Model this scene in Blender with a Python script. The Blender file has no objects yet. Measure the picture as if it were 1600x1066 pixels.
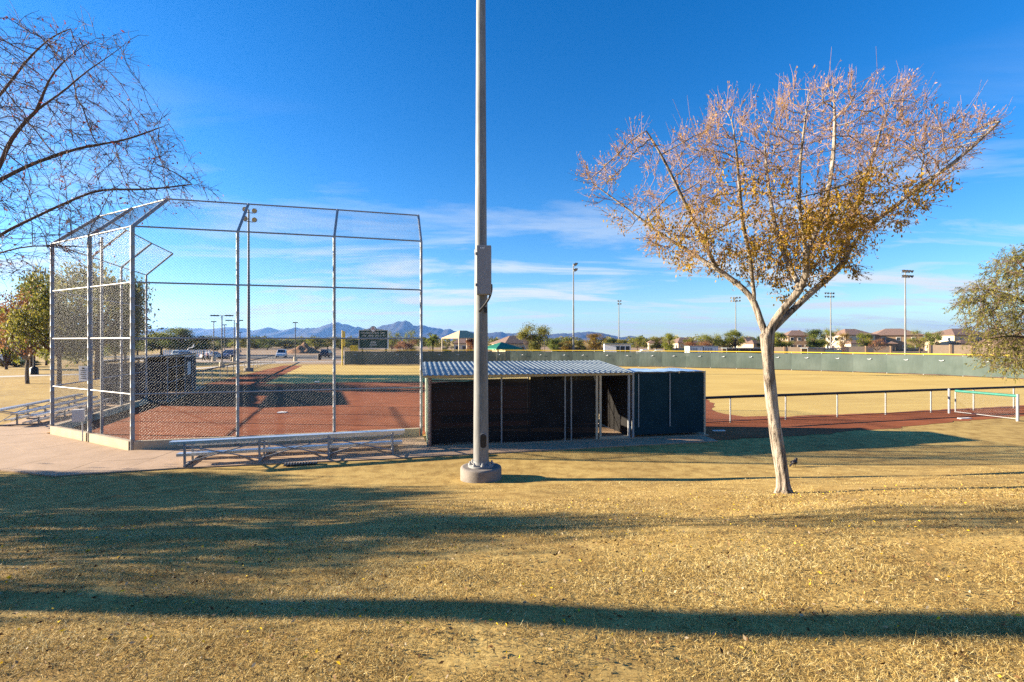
import bpy, bmesh, math, random
import numpy as np
from mathutils import Vector, Matrix

R = math.radians
random.seed(7)
rng = np.random.default_rng(7)
scene = bpy.context.scene
COL = scene.collection

# ------------------------------------------------------------------ camera
CH = 3.56                      # lens height above the field
F = 750.0                      # focal length in photograph pixels (1600 wide)
cam_d = bpy.data.cameras.new('camera')
cam_d.sensor_width = 36.0
cam_d.lens = 36.0 * F / 1600.0
cam_d.clip_start = 0.05
cam_d.clip_end = 40000
cam = bpy.data.objects.new('camera', cam_d)
COL.objects.link(cam)
cam.location = (0, 0, CH)
cam.rotation_euler = (R(90), 0, 0)
scene.camera = cam

# ------------------------------------------------------------------ sky and sun
SUN_EL = 14.3
SUN_AZ = 5.2                   # sun stands left of the view, a little beyond the field
world = bpy.data.worlds.new('World')
scene.world = world
world.use_nodes = True
wn, wl = world.node_tree.nodes, world.node_tree.links
wn.clear()
w_out = wn.new('ShaderNodeOutputWorld')
w_bg = wn.new('ShaderNodeBackground')
w_bg.inputs['Strength'].default_value = 0.056
sky = wn.new('ShaderNodeTexSky')
sky.sky_type = 'NISHITA'
sky.sun_disc = False
sky.sun_elevation = R(SUN_EL)
sky.sun_rotation = R(-90 + SUN_AZ)
sky.air_density = 1.0
sky.dust_density = 0.1
sky.ozone_density = 4.0
hsv = wn.new('ShaderNodeHueSaturation')
hsv.inputs['Saturation'].default_value = 1.28
hsv.inputs['Hue'].default_value = 0.508
wl.new(sky.outputs[0], hsv.inputs['Color'])
tc = wn.new('ShaderNodeTexCoord')
sep = wn.new('ShaderNodeSeparateXYZ')
wl.new(tc.outputs['Generated'], sep.inputs[0])
def wmath(op, a, b=None):
    m = wn.new('ShaderNodeMath'); m.operation = op
    for i, v in enumerate((a, b)):
        if v is None: continue
        if isinstance(v, (int, float)): m.inputs[i].default_value = v
        else: wl.new(v, m.inputs[i])
    return m.outputs[0]
zz = wmath('ADD', wmath('MAXIMUM', sep.outputs[2], 0.0), 0.10)
comb = wn.new('ShaderNodeCombineXYZ')
wl.new(wmath('DIVIDE', sep.outputs[0], zz), comb.inputs[0])
wl.new(wmath('MULTIPLY', wmath('DIVIDE', sep.outputs[1], zz), 2.1), comb.inputs[1])
mp = wn.new('ShaderNodeMapping')
mp.inputs['Rotation'].default_value = (0, 0, R(-14))
mp.inputs['Location'].default_value = (3.1, 1.7, 0)
wl.new(comb.outputs[0], mp.inputs[0])
nz = wn.new('ShaderNodeTexNoise')
nz.inputs['Scale'].default_value = 0.62
nz.inputs['Detail'].default_value = 9
nz.inputs['Roughness'].default_value = 0.6
nz.inputs['Distortion'].default_value = 0.5
wl.new(mp.outputs[0], nz.inputs['Vector'])
cr = wn.new('ShaderNodeValToRGB')
cr.color_ramp.elements[0].position = 0.48
cr.color_ramp.elements[0].color = (0, 0, 0, 1)
cr.color_ramp.elements[1].position = 0.62
cr.color_ramp.elements[1].color = (1, 1, 1, 1)
wl.new(nz.outputs['Fac'], cr.inputs[0])
# thin cirrus thickens towards the horizon
alt = wn.new('ShaderNodeValToRGB')
e = alt.color_ramp.elements
e[0].position = 0.0; e[0].color = (.9, .9, .9, 1)
e[1].position = 0.42; e[1].color = (0, 0, 0, 1)
n1 = e.new(0.11); n1.color = (.95, .95, .95, 1)
n2 = e.new(0.21); n2.color = (.42, .42, .42, 1)
wl.new(sep.outputs[2], alt.inputs[0])
cf = wmath('MULTIPLY', cr.outputs[0], alt.outputs[0])
mixc = wn.new('ShaderNodeMixRGB')
mixc.inputs[2].default_value = (3.5, 3.75, 3.9, 1)
wl.new(cf, mixc.inputs[0])
wl.new(hsv.outputs[0], mixc.inputs[1])
wl.new(mixc.outputs[0], w_bg.inputs['Color'])
wl.new(w_bg.outputs[0], w_out.inputs['Surface'])

sun_d = bpy.data.lights.new('sun', 'SUN')
sun_d.energy = 5.0
sun_d.angle = R(0.5)
sun_d.color = (1.0, 0.85, 0.64)
sun = bpy.data.objects.new('sun', sun_d)
COL.objects.link(sun)
SUN_DIR = Vector((math.cos(R(SUN_AZ)) * math.cos(R(SUN_EL)), -math.sin(R(SUN_AZ)) * math.cos(R(SUN_EL)), -math.sin(R(SUN_EL))))
sun.rotation_euler = SUN_DIR.to_track_quat('-Z', 'Y').to_euler()
sun.location = (-60, 10, 40)

vs = scene.view_settings
vs.view_transform = 'Standard'
vs.look = 'None'
vs.gamma = 1.0
vs.use_curve_mapping = False
vs.exposure = 2.2
scene.render.engine = 'CYCLES'
scene.cycles.use_denoising = False
scene.cycles.max_bounces = 6
scene.cycles.transparent_max_bounces = 24
scene.cycles.volume_bounces = 0
scene.cycles.use_adaptive_sampling = False

# ------------------------------------------------------------------ helpers
def gx(px, d):
    return (px - 800.0) / F * d
def ground_at(px, py, z=0.0):
    d = (CH - z) * F / (py - 533.0)
    return gx(px, d), d
def zat(py, d):
    return CH + (533.0 - py) / F * d
# the backstop's axis of symmetry: the field is mirrored about it
AX = np.array((-15.0, 17.05)); AU = np.array((math.cos(R(62)), math.sin(R(62))))
def mirror(p):
    v = np.array(p[:2]) - AX
    w = 2 * v.dot(AU) * AU - v + AX
    return (float(w[0]), float(w[1]))

def mesh_arrays(name, V, Fc, attrs=None, smooth=False):
    V = np.asarray(V, dtype=np.float32); Fc = np.asarray(Fc, dtype=np.int32)
    k = Fc.shape[1]
    me = bpy.data.meshes.new(name)
    me.vertices.add(len(V)); me.vertices.foreach_set('co', V.ravel())
    me.loops.add(Fc.size); me.loops.foreach_set('vertex_index', Fc.ravel())
    me.polygons.add(len(Fc))
    me.polygons.foreach_set('loop_start', np.arange(0, Fc.size, k, dtype=np.int32))
    me.polygons.foreach_set('loop_total', np.full(len(Fc), k, dtype=np.int32))
    if smooth: me.polygons.foreach_set('use_smooth', np.ones(len(Fc), dtype=bool))
    if attrs:
        for an, av in attrs.items():
            a = me.attributes.new(an, 'FLOAT', 'POINT')
            a.data.foreach_set('value', np.asarray(av, dtype=np.float32))
    me.update(calc_edges=True)
    return me

class MB:
    def __init__(s): s.v = []; s.f = []; s.sm = []
    def add(s, vs_, fs, smooth=False):
        o = len(s.v)
        s.v += [tuple(p) for p in vs_]
        for f in fs:
            s.f.append(tuple(i + o for i in f)); s.sm.append(smooth)
        return s
    def box(s, c, size, rz=0.0, m=None):
        hx, hy, hz = size[0] / 2, size[1] / 2, size[2] / 2
        cs, sn = math.cos(rz), math.sin(rz)
        P = []
        for dz in (-hz, hz):
            for dx, dy in ((-hx, -hy), (hx, -hy), (hx, hy), (-hx, hy)):
                P.append((c[0] + dx * cs - dy * sn, c[1] + dx * sn + dy * cs, c[2] + dz))
        return s.add(P, [(3, 2, 1, 0), (4, 5, 6, 7), (0, 1, 5, 4), (1, 2, 6, 5), (2, 3, 7, 6), (3, 0, 4, 7)])
    def tube(s, p0, p1, r0, r1=None, n=8, cap=True):
        r1 = r0 if r1 is None else r1
        a = Vector(p0); b = Vector(p1); d = (b - a)
        if d.length < 1e-6: return s
        d.normalize()
        u = d.cross(Vector((0, 0, 1)))
        if u.length < 1e-3: u = Vector((1, 0, 0))
        u.normalize(); w = d.cross(u)
        P = []
        for q, r in ((a, r0), (b, r1)):
            for i in range(n):
                t = 2 * math.pi * i / n
                P.append(q + u * (r * math.cos(t)) + w * (r * math.sin(t)))
        s.add(P, [(i, (i + 1) % n, n + (i + 1) % n, n + i) for i in range(n)], True)
        if cap:
            s.add(P, [tuple(range(n))[::-1], tuple(range(n, 2 * n))])
        return s
    def path(s, pts, r, n=6):
        for a, b in zip(pts[:-1], pts[1:]): s.tube(a, b, r, r, n)
        return s
    def lathe(s, c, prof, n=16):
        P = []
        for r, z in prof:
            for i in range(n):
                t = 2 * math.pi * i / n
                P.append((c[0] + r * math.cos(t), c[1] + r * math.sin(t), c[2] + z))
        fs = []
        for k in range(len(prof) - 1):
            for i in range(n):
                fs.append((k * n + i, k * n + (i + 1) % n, (k + 1) * n + (i + 1) % n, (k + 1) * n + i))
        s.add(P, fs, True)
        s.add(P[-n:], [tuple(range(n))])
        return s
    def prism(s, poly, y0, y1, fr=None):
        """polygon in local x/z extruded along y; fr maps (x,y,z)->point"""
        fr = fr or (lambda x, y, z: (x, y, z))
        n = len(poly)
        P = [fr(x, y0, z) for x, z in poly] + [fr(x, y1, z) for x, z in poly]
        fs = [tuple(range(n)), tuple(range(n, 2 * n))[::-1]]
        fs += [(i, n + i, n + (i + 1) % n, (i + 1) % n) for i in range(n)]
        return s.add(P, fs)
    def slab(s, poly, z0, z1):
        n = len(poly)
        P = [(x, y, z0) for x, y in poly] + [(x, y, z1) for x, y in poly]
        fs = [tuple(range(n))[::-1], tuple(range(n, 2 * n))]
        fs += [(i, (i + 1) % n, n + (i + 1) % n, n + i) for i in range(n)]
        return s.add(P, fs)
    def ball(s, c, r, n=8, m=5, sq=(1, 1, 1)):
        P = [(c[0], c[1], c[2] - r * sq[2])]
        for k in range(1, m):
            ph = -math.pi / 2 + math.pi * k / m
            for i in range(n):
                t = 2 * math.pi * i / n
                P.append((c[0] + r * sq[0] * math.cos(ph) * math.cos(t), c[1] + r * sq[1] * math.cos(ph) * math.sin(t), c[2] + r * sq[2] * math.sin(ph)))
        P.append((c[0], c[1], c[2] + r * sq[2]))
        fs = [(0, 1 + (i + 1) % n, 1 + i) for i in range(n)]
        for k in range(m - 2):
            for i in range(n):
                fs.append((1 + k * n + i, 1 + k * n + (i + 1) % n, 1 + (k + 1) * n + (i + 1) % n, 1 + (k + 1) * n + i))
        top = len(P) - 1; b = 1 + (m - 2) * n
        fs += [(b + i, b + (i + 1) % n, top) for i in range(n)]
        return s.add(P, fs, True)
    def mesh(s, name, fix=True):
        me = bpy.data.meshes.new(name)
        me.from_pydata(s.v, [], s.f)
        me.polygons.foreach_set('use_smooth', s.sm)
        if fix and len(s.f) < 6000:
            bm = bmesh.new(); bm.from_mesh(me)
            bmesh.ops.remove_doubles(bm, verts=bm.verts, dist=1e-5) if not any(s.sm) else None
            bmesh.ops.recalc_face_normals(bm, faces=bm.faces)
            bm.to_mesh(me); bm.free()
        me.update()
        return me
    def build(s, name, mat, parent=None, loc=None, rz=0.0):
        return obj(name, s.mesh(name), mat, parent, loc, rz)

def obj(name, me, mat=None, parent=None, loc=None, rz=0.0):
    o = bpy.data.objects.new(name, me)
    COL.objects.link(o)
    if mat is not None and len(me.materials) == 0: me.materials.append(mat)
    if parent is not None: o.parent = parent
    if loc is not None: o.location = loc
    if rz: o.rotation_euler = (0, 0, rz)
    return o
def tag(o, label=None, cat=None, group=None, kind=None):
    if label: o['label'] = label
    if cat: o['category'] = cat
    if group: o['group'] = group
    if kind: o['kind'] = kind
    return o
def thing(name, label, cat, loc=(0, 0, 0), rz=0.0, group=None):
    o = bpy.data.objects.new(name, None)
    o.empty_display_size = 0.3
    COL.objects.link(o)
    o.location = loc; o.rotation_euler = (0, 0, rz)
    return tag(o, label, cat, group)
def copy_tree(o, parent=None, label=None):
    c = o.copy(); COL.objects.link(c); c.parent = parent
    if label: c['label'] = label
    for ch in o.children: copy_tree(ch, c)
    return c

# ------------------------------------------------------------------ materials
def new_mat(name):
    m = bpy.data.materials.new(name); m.use_nodes = True
    nt = m.node_tree; nt.nodes.clear()
    out = nt.nodes.new('ShaderNodeOutputMaterial')
    b = nt.nodes.new('ShaderNodeBsdfPrincipled')
    nt.links.new(b.outputs[0], out.inputs['Surface'])
    return m, nt, b, out
def noise(nt, vec, scale, detail=4, rough=0.55, dist=0.0):
    n = nt.nodes.new('ShaderNodeTexNoise')
    n.inputs['Scale'].default_value = scale; n.inputs['Detail'].default_value = detail
    n.inputs['Roughness'].default_value = rough; n.inputs['Distortion'].default_value = dist
    if vec is not None: nt.links.new(vec, n.inputs['Vector'])
    return n.outputs['Fac']
def ramp(nt, fac, stops):
    r = nt.nodes.new('ShaderNodeValToRGB')
    els = r.color_ramp.elements
    while len(els) < len(stops): els.new(0.5)
    for el, (p, c) in zip(els, stops):
        el.position = p; el.color = (*c, 1) if len(c) == 3 else c
    nt.links.new(fac, r.inputs[0])
    return r.outputs[0]
def mixrgb(nt, mode, fac, a, b):
    m = nt.nodes.new('ShaderNodeMixRGB'); m.blend_type = mode
    for i, v in enumerate((fac, a, b)):
        if isinstance(v, (int, float)): m.inputs[i].default_value = v
        elif isinstance(v, tuple): m.inputs[i].default_value = (*v, 1)
        else: nt.links.new(v, m.inputs[i])
    return m.outputs[0]
def coords(nt, kind='Object', scale=(1, 1, 1), rot=(0, 0, 0)):
    t = nt.nodes.new('ShaderNodeTexCoord')
    mpn = nt.nodes.new('ShaderNodeMapping')
    mpn.inputs['Scale'].default_value = scale
    mpn.inputs['Rotation'].default_value = rot
    nt.links.new(t.outputs[kind], mpn.inputs[0])
    return mpn.outputs[0]
def bump(nt, b, h, strength=0.3, dist=0.02):
    n = nt.nodes.new('ShaderNodeBump')
    n.inputs['Strength'].default_value = strength; n.inputs['Distance'].default_value = dist
    nt.links.new(h, n.inputs['Height']); nt.links.new(n.outputs[0], b.inputs['Normal'])
def surf(name, c1, c2, scale=6, rough=0.7, metal=0.0, bmp=0.0, bscale=None, stretch=(1, 1, 1), fine=0.0, spec=0.3, bdist=0.01):
    m, nt, b, out = new_mat(name)
    v = coords(nt, 'Object', stretch)
    n = noise(nt, v, scale, 5, 0.6)
    c = ramp(nt, n, [(0.3, c1), (0.7, c2)])
    if fine:
        n2 = noise(nt, v, scale * 9, 3, 0.6)
        c = mixrgb(nt, 'MULTIPLY', fine, c, ramp(nt, n2, [(0.3, (.45, .45, .45)), (0.65, (1, 1, 1))]))
    nt.links.new(c, b.inputs['Base Color'])
    b.inputs['Roughness'].default_value = rough
    b.inputs['Metallic'].default_value = metal
    b.inputs['Specular IOR Level'].default_value = spec
    if bmp: bump(nt, b, noise(nt, v, bscale or scale * 4, 5, 0.6), bmp, bdist)
    return m
def leaf_mat(name, stops, trans=0.35, rough=0.6):
    m, nt, b, out = new_mat(name)
    a = nt.nodes.new('ShaderNodeAttribute'); a.attribute_name = 'tint'
    c = ramp(nt, a.outputs['Fac'], stops)
    nt.links.new(c, b.inputs['Base Color'])
    b.inputs['Roughness'].default_value = rough
    b.inputs['Specular IOR Level'].default_value = 0.2
    tr = nt.nodes.new('ShaderNodeBsdfTranslucent')
    nt.links.new(c, tr.inputs['Color'])
    mx = nt.nodes.new('ShaderNodeMixShader'); mx.inputs[0].default_value = trans
    nt.links.new(b.outputs[0], mx.inputs[1]); nt.links.new(tr.outputs[0], mx.inputs[2])
    nt.links.new(mx.outputs[0], out.inputs['Surface'])
    return m
def screen_mat(name, c1, c2, opacity, scale=1.5):
    """woven wind screen: lets a little light and view through"""
    m, nt, b, out = new_mat(name)
    v = coords(nt, 'Object')
    n = noise(nt, v, scale, 4, 0.6)
    nt.links.new(ramp(nt, n, [(0.3, c1), (0.7, c2)]), b.inputs['Base Color'])
    b.inputs['Roughness'].default_value = 0.85
    b.inputs['Specular IOR Level'].default_value = 0.15
    bump(nt, b, noise(nt, coords(nt, 'Object', (1, 1, .35)), 2.2, 3), 0.5, 0.05)
    tp = nt.nodes.new('ShaderNodeBsdfTransparent')
    mx = nt.nodes.new('ShaderNodeMixShader'); mx.inputs[0].default_value = opacity
    nt.links.new(tp.outputs[0], mx.inputs[1]); nt.links.new(b.outputs[0], mx.inputs[2])
    nt.links.new(mx.outputs[0], out.inputs['Surface'])
    return m

M = {}
# --- ground: dormant lawn
def lawn_mat():
    m, nt, b, out = new_mat('dormant_lawn')
    v = coords(nt, 'Object')
    big = noise(nt, v, 0.22, 4, 0.6)
    mid = noise(nt, v, 2.3, 5, 0.65)
    fin = noise(nt, coords(nt, 'Object', (1, 1, 1)), 38, 4, 0.75)
    c = ramp(nt, big, [(0.30, (.44, .30, .105)), (0.52, (.55, .385, .13)), (0.75, (.63, .455, .16))])
    c = mixrgb(nt, 'MULTIPLY', 0.8, c, ramp(nt, mid, [(0.34, (.52, .45, .40)), (0.58, (1, 1, 1))]))
    c = mixrgb(nt, 'MULTIPLY', 0.75, c, ramp(nt, fin, [(0.30, (.38, .35, .3)), (0.62, (1.0, 1.0, 1.0))]))
    nt.links.new(c, b.inputs['Base Color'])
    b.inputs['Roughness'].default_value = 0.95
    b.inputs['Specular IOR Level'].default_value = 0.1
    bump(nt, b, fin, 0.12, 0.02)
    return m
M['lawn'] = lawn_mat()
def turf_mat():
    m, nt, b, out = new_mat('dormant_outfield_turf')
    v = coords(nt, 'Object')
    big = noise(nt, coords(nt, 'Object', (.6, 1.6, 1)), 0.13, 4, 0.6)
    mid = noise(nt, coords(nt, 'Object', (.5, 1.8, 1)), 0.9, 5, 0.6)
    fin = noise(nt, v, 14, 4, 0.7)
    c = ramp(nt, big, [(0.30, (.56, .39, .12)), (0.55, (.64, .46, .145)), (0.75, (.69, .51, .175))])
    c = mixrgb(nt, 'MULTIPLY', 0.4, c, ramp(nt, mid, [(0.30, (.68, .6, .5)), (0.6, (1, 1, 1))]))
    c = mixrgb(nt, 'MULTIPLY', 0.45, c, ramp(nt, fin, [(0.32, (.5, .46, .4)), (0.6, (1, 1, 1))]))
    nt.links.new(c, b.inputs['Base Color'])
    b.inputs['Roughness'].default_value = 0.95
    b.inputs['Specular IOR Level'].default_value = 0.1
    return m
M['turf'] = turf_mat()
def clay_mat():
    m, nt, b, out = new_mat('infield_clay')
    v = coords(nt, 'Object', (1, 1, 1), (0, 0, R(-14)))
    vs2 = coords(nt, 'Object', (.25, 3.2, 1), (0, 0, R(-14)))
    big = noise(nt, v, 0.35, 5, 0.6)
    rake = noise(nt, vs2, 2.2, 4, 0.6, 0.4)
    fin = noise(nt, v, 30, 4, 0.7)
    c = ramp(nt, big, [(0.30, (.25, .075, .028)), (0.6, (.34, .108, .042)), (0.8, (.42, .15, .062))])
    c = mixrgb(nt, 'MULTIPLY', 0.6, c, ramp(nt, rake, [(0.38, (.48, .44, .42)), (0.58, (1, 1, 1))]))
    c = mixrgb(nt, 'MULTIPLY', 0.3, c, ramp(nt, fin, [(0.3, (.5, .5, .5)), (0.6, (1, 1, 1))]))
    nt.links.new(c, b.inputs['Base Color'])
    b.inputs['Roughness'].default_value = 0.95
    b.inputs['Specular IOR Level'].default_value = 0.1
    bump(nt, b, rake, 0.6, 0.04)
    return m
M['clay'] = clay_mat()
M['concrete'] = surf('concrete_slab', (.36, .245, .155), (.46, .32, .21), 1.6, 0.85, 0, 0.15, 30, fine=0.25)
M['curb'] = surf('concrete_curb', (.42, .34, .23), (.52, .43, .30), 2.5, 0.9, 0, 0.2, 40, fine=0.3)
M['footing'] = surf('weathered_footing', (.17, .15, .13), (.26, .23, .20), 3.5, 0.92, 0, 0.3, 30, fine=0.5)
M['galv'] = surf('galvanised_pipe', (.24, .25, .26), (.33, .34, .35), 5, 0.55, 0.15, 0.0, fine=0.25, spec=0.5)
M['galv_pole'] = surf('galvanised_pole', (.13, .135, .135), (.26, .262, .255), 3.2, 0.62, 0.05, 0.05, 12, (1, 1, .14), fine=0.55, spec=0.3)
M['wire'] = surf('galvanised_wire', (.17, .175, .18), (.22, .225, .23), 4, 0.5, 0.4)
M['alu'] = surf('aluminium_plank', (.60, .61, .63), (.74, .75, .77), 3, 0.34, 0.7, 0.0, stretch=(.2, 4, 1), fine=0.15, spec=0.5)
M['roof_metal'] = surf('roof_sheet', (.14, .175, .19), (.20, .235, .25), 1.4, 0.5, 0.15, 0.0, fine=0.2, spec=0.5)
M['siding'] = surf('pale_green_siding', (.30, .36, .29), (.40, .45, .36), 2, 0.55, 0.1, 0.05, 8, (1, 1, .2), fine=0.3)
M['brownpost'] = surf('rusty_post', (.16, .10, .08), (.25, .17, .14), 8, 0.8, 0.1, 0.1, 30)
M['tanpost'] = surf('tan_post', (.46, .38, .27), (.56, .48, .36), 6, 0.6, 0.1, fine=0.3)
M['screen_black'] = screen_mat('black_windscreen', (.010, .010, .011), (.022, .021, .021), 0.986)
M['screen_teal'] = screen_mat('dark_teal_windscreen', (.006, .026, .036), (.012, .040, .054), 0.965)
M['screen_green'] = screen_mat('green_windscreen', (.062, .088, .078), (.105, .135, .122), 0.975, 0.35)
M['screen_grey'] = screen_mat('charcoal_windscreen', (.035, .035, .037), (.06, .06, .062), 0.9)
M['yellow'] = surf('yellow_cap', (.62, .44, .03), (.72, .54, .05), 3, 0.5, fine=0.2)
M['blackrail'] = surf('black_rail_padding', (.015, .014, .013), (.03, .028, .026), 6, 0.6)
M['greenpad'] = surf('green_gate_padding', (.012, .12, .09), (.02, .17, .13), 6, 0.55)
M['white'] = surf('white_paint', (.72, .71, .69), (.82, .81, .79), 5, 0.6, fine=0.2)
M['chalk'] = surf('chalk_white', (.70, .66, .60), (.82, .79, .74), 9, 0.9, fine=0.4)
M['boxgrey'] = surf('cabinet_grey', (.235, .235, .25), (.27, .27, .285), 1.5, 0.5, 0.0, 0.03, 6, fine=0.15)
M['boxlight'] = surf('cabinet_edge', (.48, .49, .50), (.58, .59, .60), 2, 0.5, 0.1)
M['rubber'] = surf('black_conduit', (.02, .02, .02), (.04, .04, .04), 10, 0.5)
M['dark'] = surf('dark_metal', (.02, .018, .016), (.035, .032, .03), 8, 0.5, 0.2)
M['bluetarp'] = surf('blue_tarp', (.07, .22, .50), (.45, .62, .74), 0.55, 0.5, 0, 0.2, 5)
M['wood_dark'] = surf('bench_wood', (.05, .035, .025), (.09, .065, .05), 5, 0.8, 0, 0.1, 20, (.3, 6, 1))
M['asphalt'] = surf('asphalt', (.055, .055, .056), (.085, .083, .08), 2, 0.95, 0, fine=0.3)
M['sidewalk'] = surf('pale_sidewalk', (.46, .42, .36), (.56, .52, .46), 1.5, 0.9, 0, fine=0.3)
M['bare_dirt'] = surf('bare_desert_dirt', (.24, .155, .085), (.36, .24, .14), 0.08, 0.97, 0, fine=0.5)
M['lens'] = surf('lamp_glass', (.50, .42, .26), (.62, .54, .38), 4, 0.25, 0.3, spec=0.6)
M['black_bird'] = surf('black_feather', (.010, .009, .012), (.02, .018, .022), 30, 0.45)

# ------------------------------------------------------------------ ground sheet with the spectators' berm
US = np.array([-50, -2, 1.0, 2.4, 3.5, 5.0, 7.07, 7.9, 9.65, 11.0, 12.3, 13.6, 500])
ZS = np.array([1.95, 1.95, 1.93, 1.86, 1.75, 1.50, 1.02, .84, .45, .18, .035, 0.0, 0.0])
def height(x, y):
    x = np.asarray(x, float); y = np.asarray(y, float)
    u = y - 0.14 * np.clip(x, -10, 14) + 0.08 * np.sin(x * 0.35 + 1.2) * np.clip((13 - y) / 6, 0, 1)
    z = np.interp(u, US, ZS)
    w = 0.35
    z = (z + np.interp(u - w, US, ZS) + np.interp(u + w, US, ZS)) / 3
    m = np.clip(z / 0.3, 0, 1)
    z = z + m * 0.011 * (np.sin(x * 2.1 + 0.7 * y) + np.sin(1.3 * x - 1.9 * y + 2) + np.sin(3.3 * y + 1.1 * x))
    return z
def graded(lo, a, b, hi, fine, growth=1.28):
    mid = list(np.arange(a, b + 1e-6, fine))
    s = fine; r = [b]
    while r[-1] < hi: s *= growth; r.append(min(r[-1] + s, hi))
    s = fine; l = [a]
    while l[-1] > lo: s *= growth; l.append(max(l[-1] - s, lo))
    return np.array(l[:0:-1] + mid + r[1:])
XS = graded(-9000, -16, 16, 9000, 0.22)
YS = graded(-300, -2, 15, 9000, 0.18)
GX, GY = np.meshgrid(XS, YS)
V = np.stack([GX.ravel(), GY.ravel(), height(GX, GY).ravel()], 1)
nx, ny = len(XS), len(YS)
ii = (np.arange(ny - 1)[:, None] * nx + np.arange(nx - 1)[None, :]).ravel()
Fq = np.stack([ii, ii + 1, ii + nx + 1, ii + nx], 1)
tag(obj('ground', mesh_arrays('ground', V, Fq, smooth=True), M['lawn']), kind='structure')

def sheet(name, poly, z, mat, kind='structure'):
    bm = bmesh.new()
    f = bm.faces.new([bm.verts.new((x, y, z)) for x, y in poly])
    f.normal_update()
    bmesh.ops.triangulate(bm, faces=[f])
    bmesh.ops.recalc_face_normals(bm, faces=bm.faces)
    me = bpy.data.meshes.new(name); bm.to_mesh(me); bm.free()
    if len(me.polygons) and me.polygons[0].normal.z < 0: me.flip_normals()
    return tag(obj(name, me, mat), kind=kind)

# backstop post positions: first-base wing, bend, home-plate post, and their mirror images
P = [(-3.4, 17.98), (-6.35, 17.15), (-9.36, 16.38), (-12.35, 15.62), (-15.0, 17.05)]
P = P + [mirror(p) for p in P[3::-1]]
HOME = (AX[0] + AU[0] * 7.6, AX[1] + AU[1] * 7.6)
WING = math.atan2(P[0][1] - P[3][1], P[0][0] - P[3][0])

# outfield fence line (plan), from the left foul pole round to beyond the right edge
OF = [(-24.6, 70.5), (-14, 71.5), (-2, 71), (10, 68.5), (20, 65.5), (29, 61.5), (37, 56.5), (43.5, 50.5), (48.5, 44), (52, 38)]
def resample(pts, step):
    pts = np.array(pts, float)
    t = np.r_[0, np.cumsum(np.hypot(*np.diff(pts, axis=0).T))]
    # Catmull-like smoothing by dense cubic interpolation of each coordinate
    tt = np.linspace(0, t[-1], 400)
    xs = np.interp(tt, t, pts[:, 0]); ys = np.interp(tt, t, pts[:, 1])
    k = np.ones(41) / 41
    def sm(a):
        ap = np.r_[2 * a[0] - a[1:21][::-1], a, 2 * a[-1] - a[-21:-1][::-1]]
        return np.convolve(ap, k, 'valid')
    xs, ys = sm(xs), sm(ys)
    s = np.r_[0, np.cumsum(np.hypot(np.diff(xs), np.diff(ys)))]
    n = max(1, round(s[-1] / step))
    q = np.linspace(0, s[-1], n + 1)
    return list(zip(np.interp(q, s, xs), np.interp(q, s, ys)))
OFP = resample(OF, 3.05)

sheet('outfield_grass', [(-20, 30), (9, 28), (10.5, 21.8), (30, 26), (52, 33), (53, 38)] + OFP[::-1] + [(-33.5, 69.5), (-24, 38)], 0.004, M['turf'])
arc = []
for a in np.linspace(14, 128, 30):
    r = np.interp(a, [14, 60, 98, 128], [17.9, 17.2, 16.4, 18.6])
    arc.append((-5.4 + r * math.cos(R(a)), 25.6 + r * math.sin(R(a))))
CLAY = [P[0], (-3.0, 19.9), (6.3, 20.6), (7.3, 17.35), (10.9, 18.1), (15.8, 19.7), (20.8, 21.6), (28.5, 24.2), (45, 29.2), (52, 31.6),
        (52, 33.9), (45, 31.6), (28.5, 26.6), (18.2, 23.75), (13, 22.65), (11.0, 22.6), (10.35, 23.4), (10.3, 24.7), (11.4, 26.8)] + arc + \
       [(-20.6, 40), (-30.3, 69.5), (-33.2, 69.5), (-25.4, 40), (-22.3, 31.5), P[8], P[7], P[6], P[5], P[4], P[3], P[2], P[1]]
def ragged(poly, step, amp, seed):
    rr = random.Random(seed); out = []
    for a, b in zip(poly[:-1], poly[1:]):
        ln_ = math.hypot(b[0] - a[0], b[1] - a[1]); n_ = max(1, int(ln_ / step))
        for k in range(n_):
            t = k / n_
            out.append((a[0] + (b[0] - a[0]) * t + rr.gauss(0, amp), a[1] + (b[1] - a[1]) * t + rr.gauss(0, amp)))
    return out
infield = sheet('infield', ragged(CLAY[:-8], .55, .07, 3) + CLAY[-8:], 0.009, M['clay'])

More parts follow.
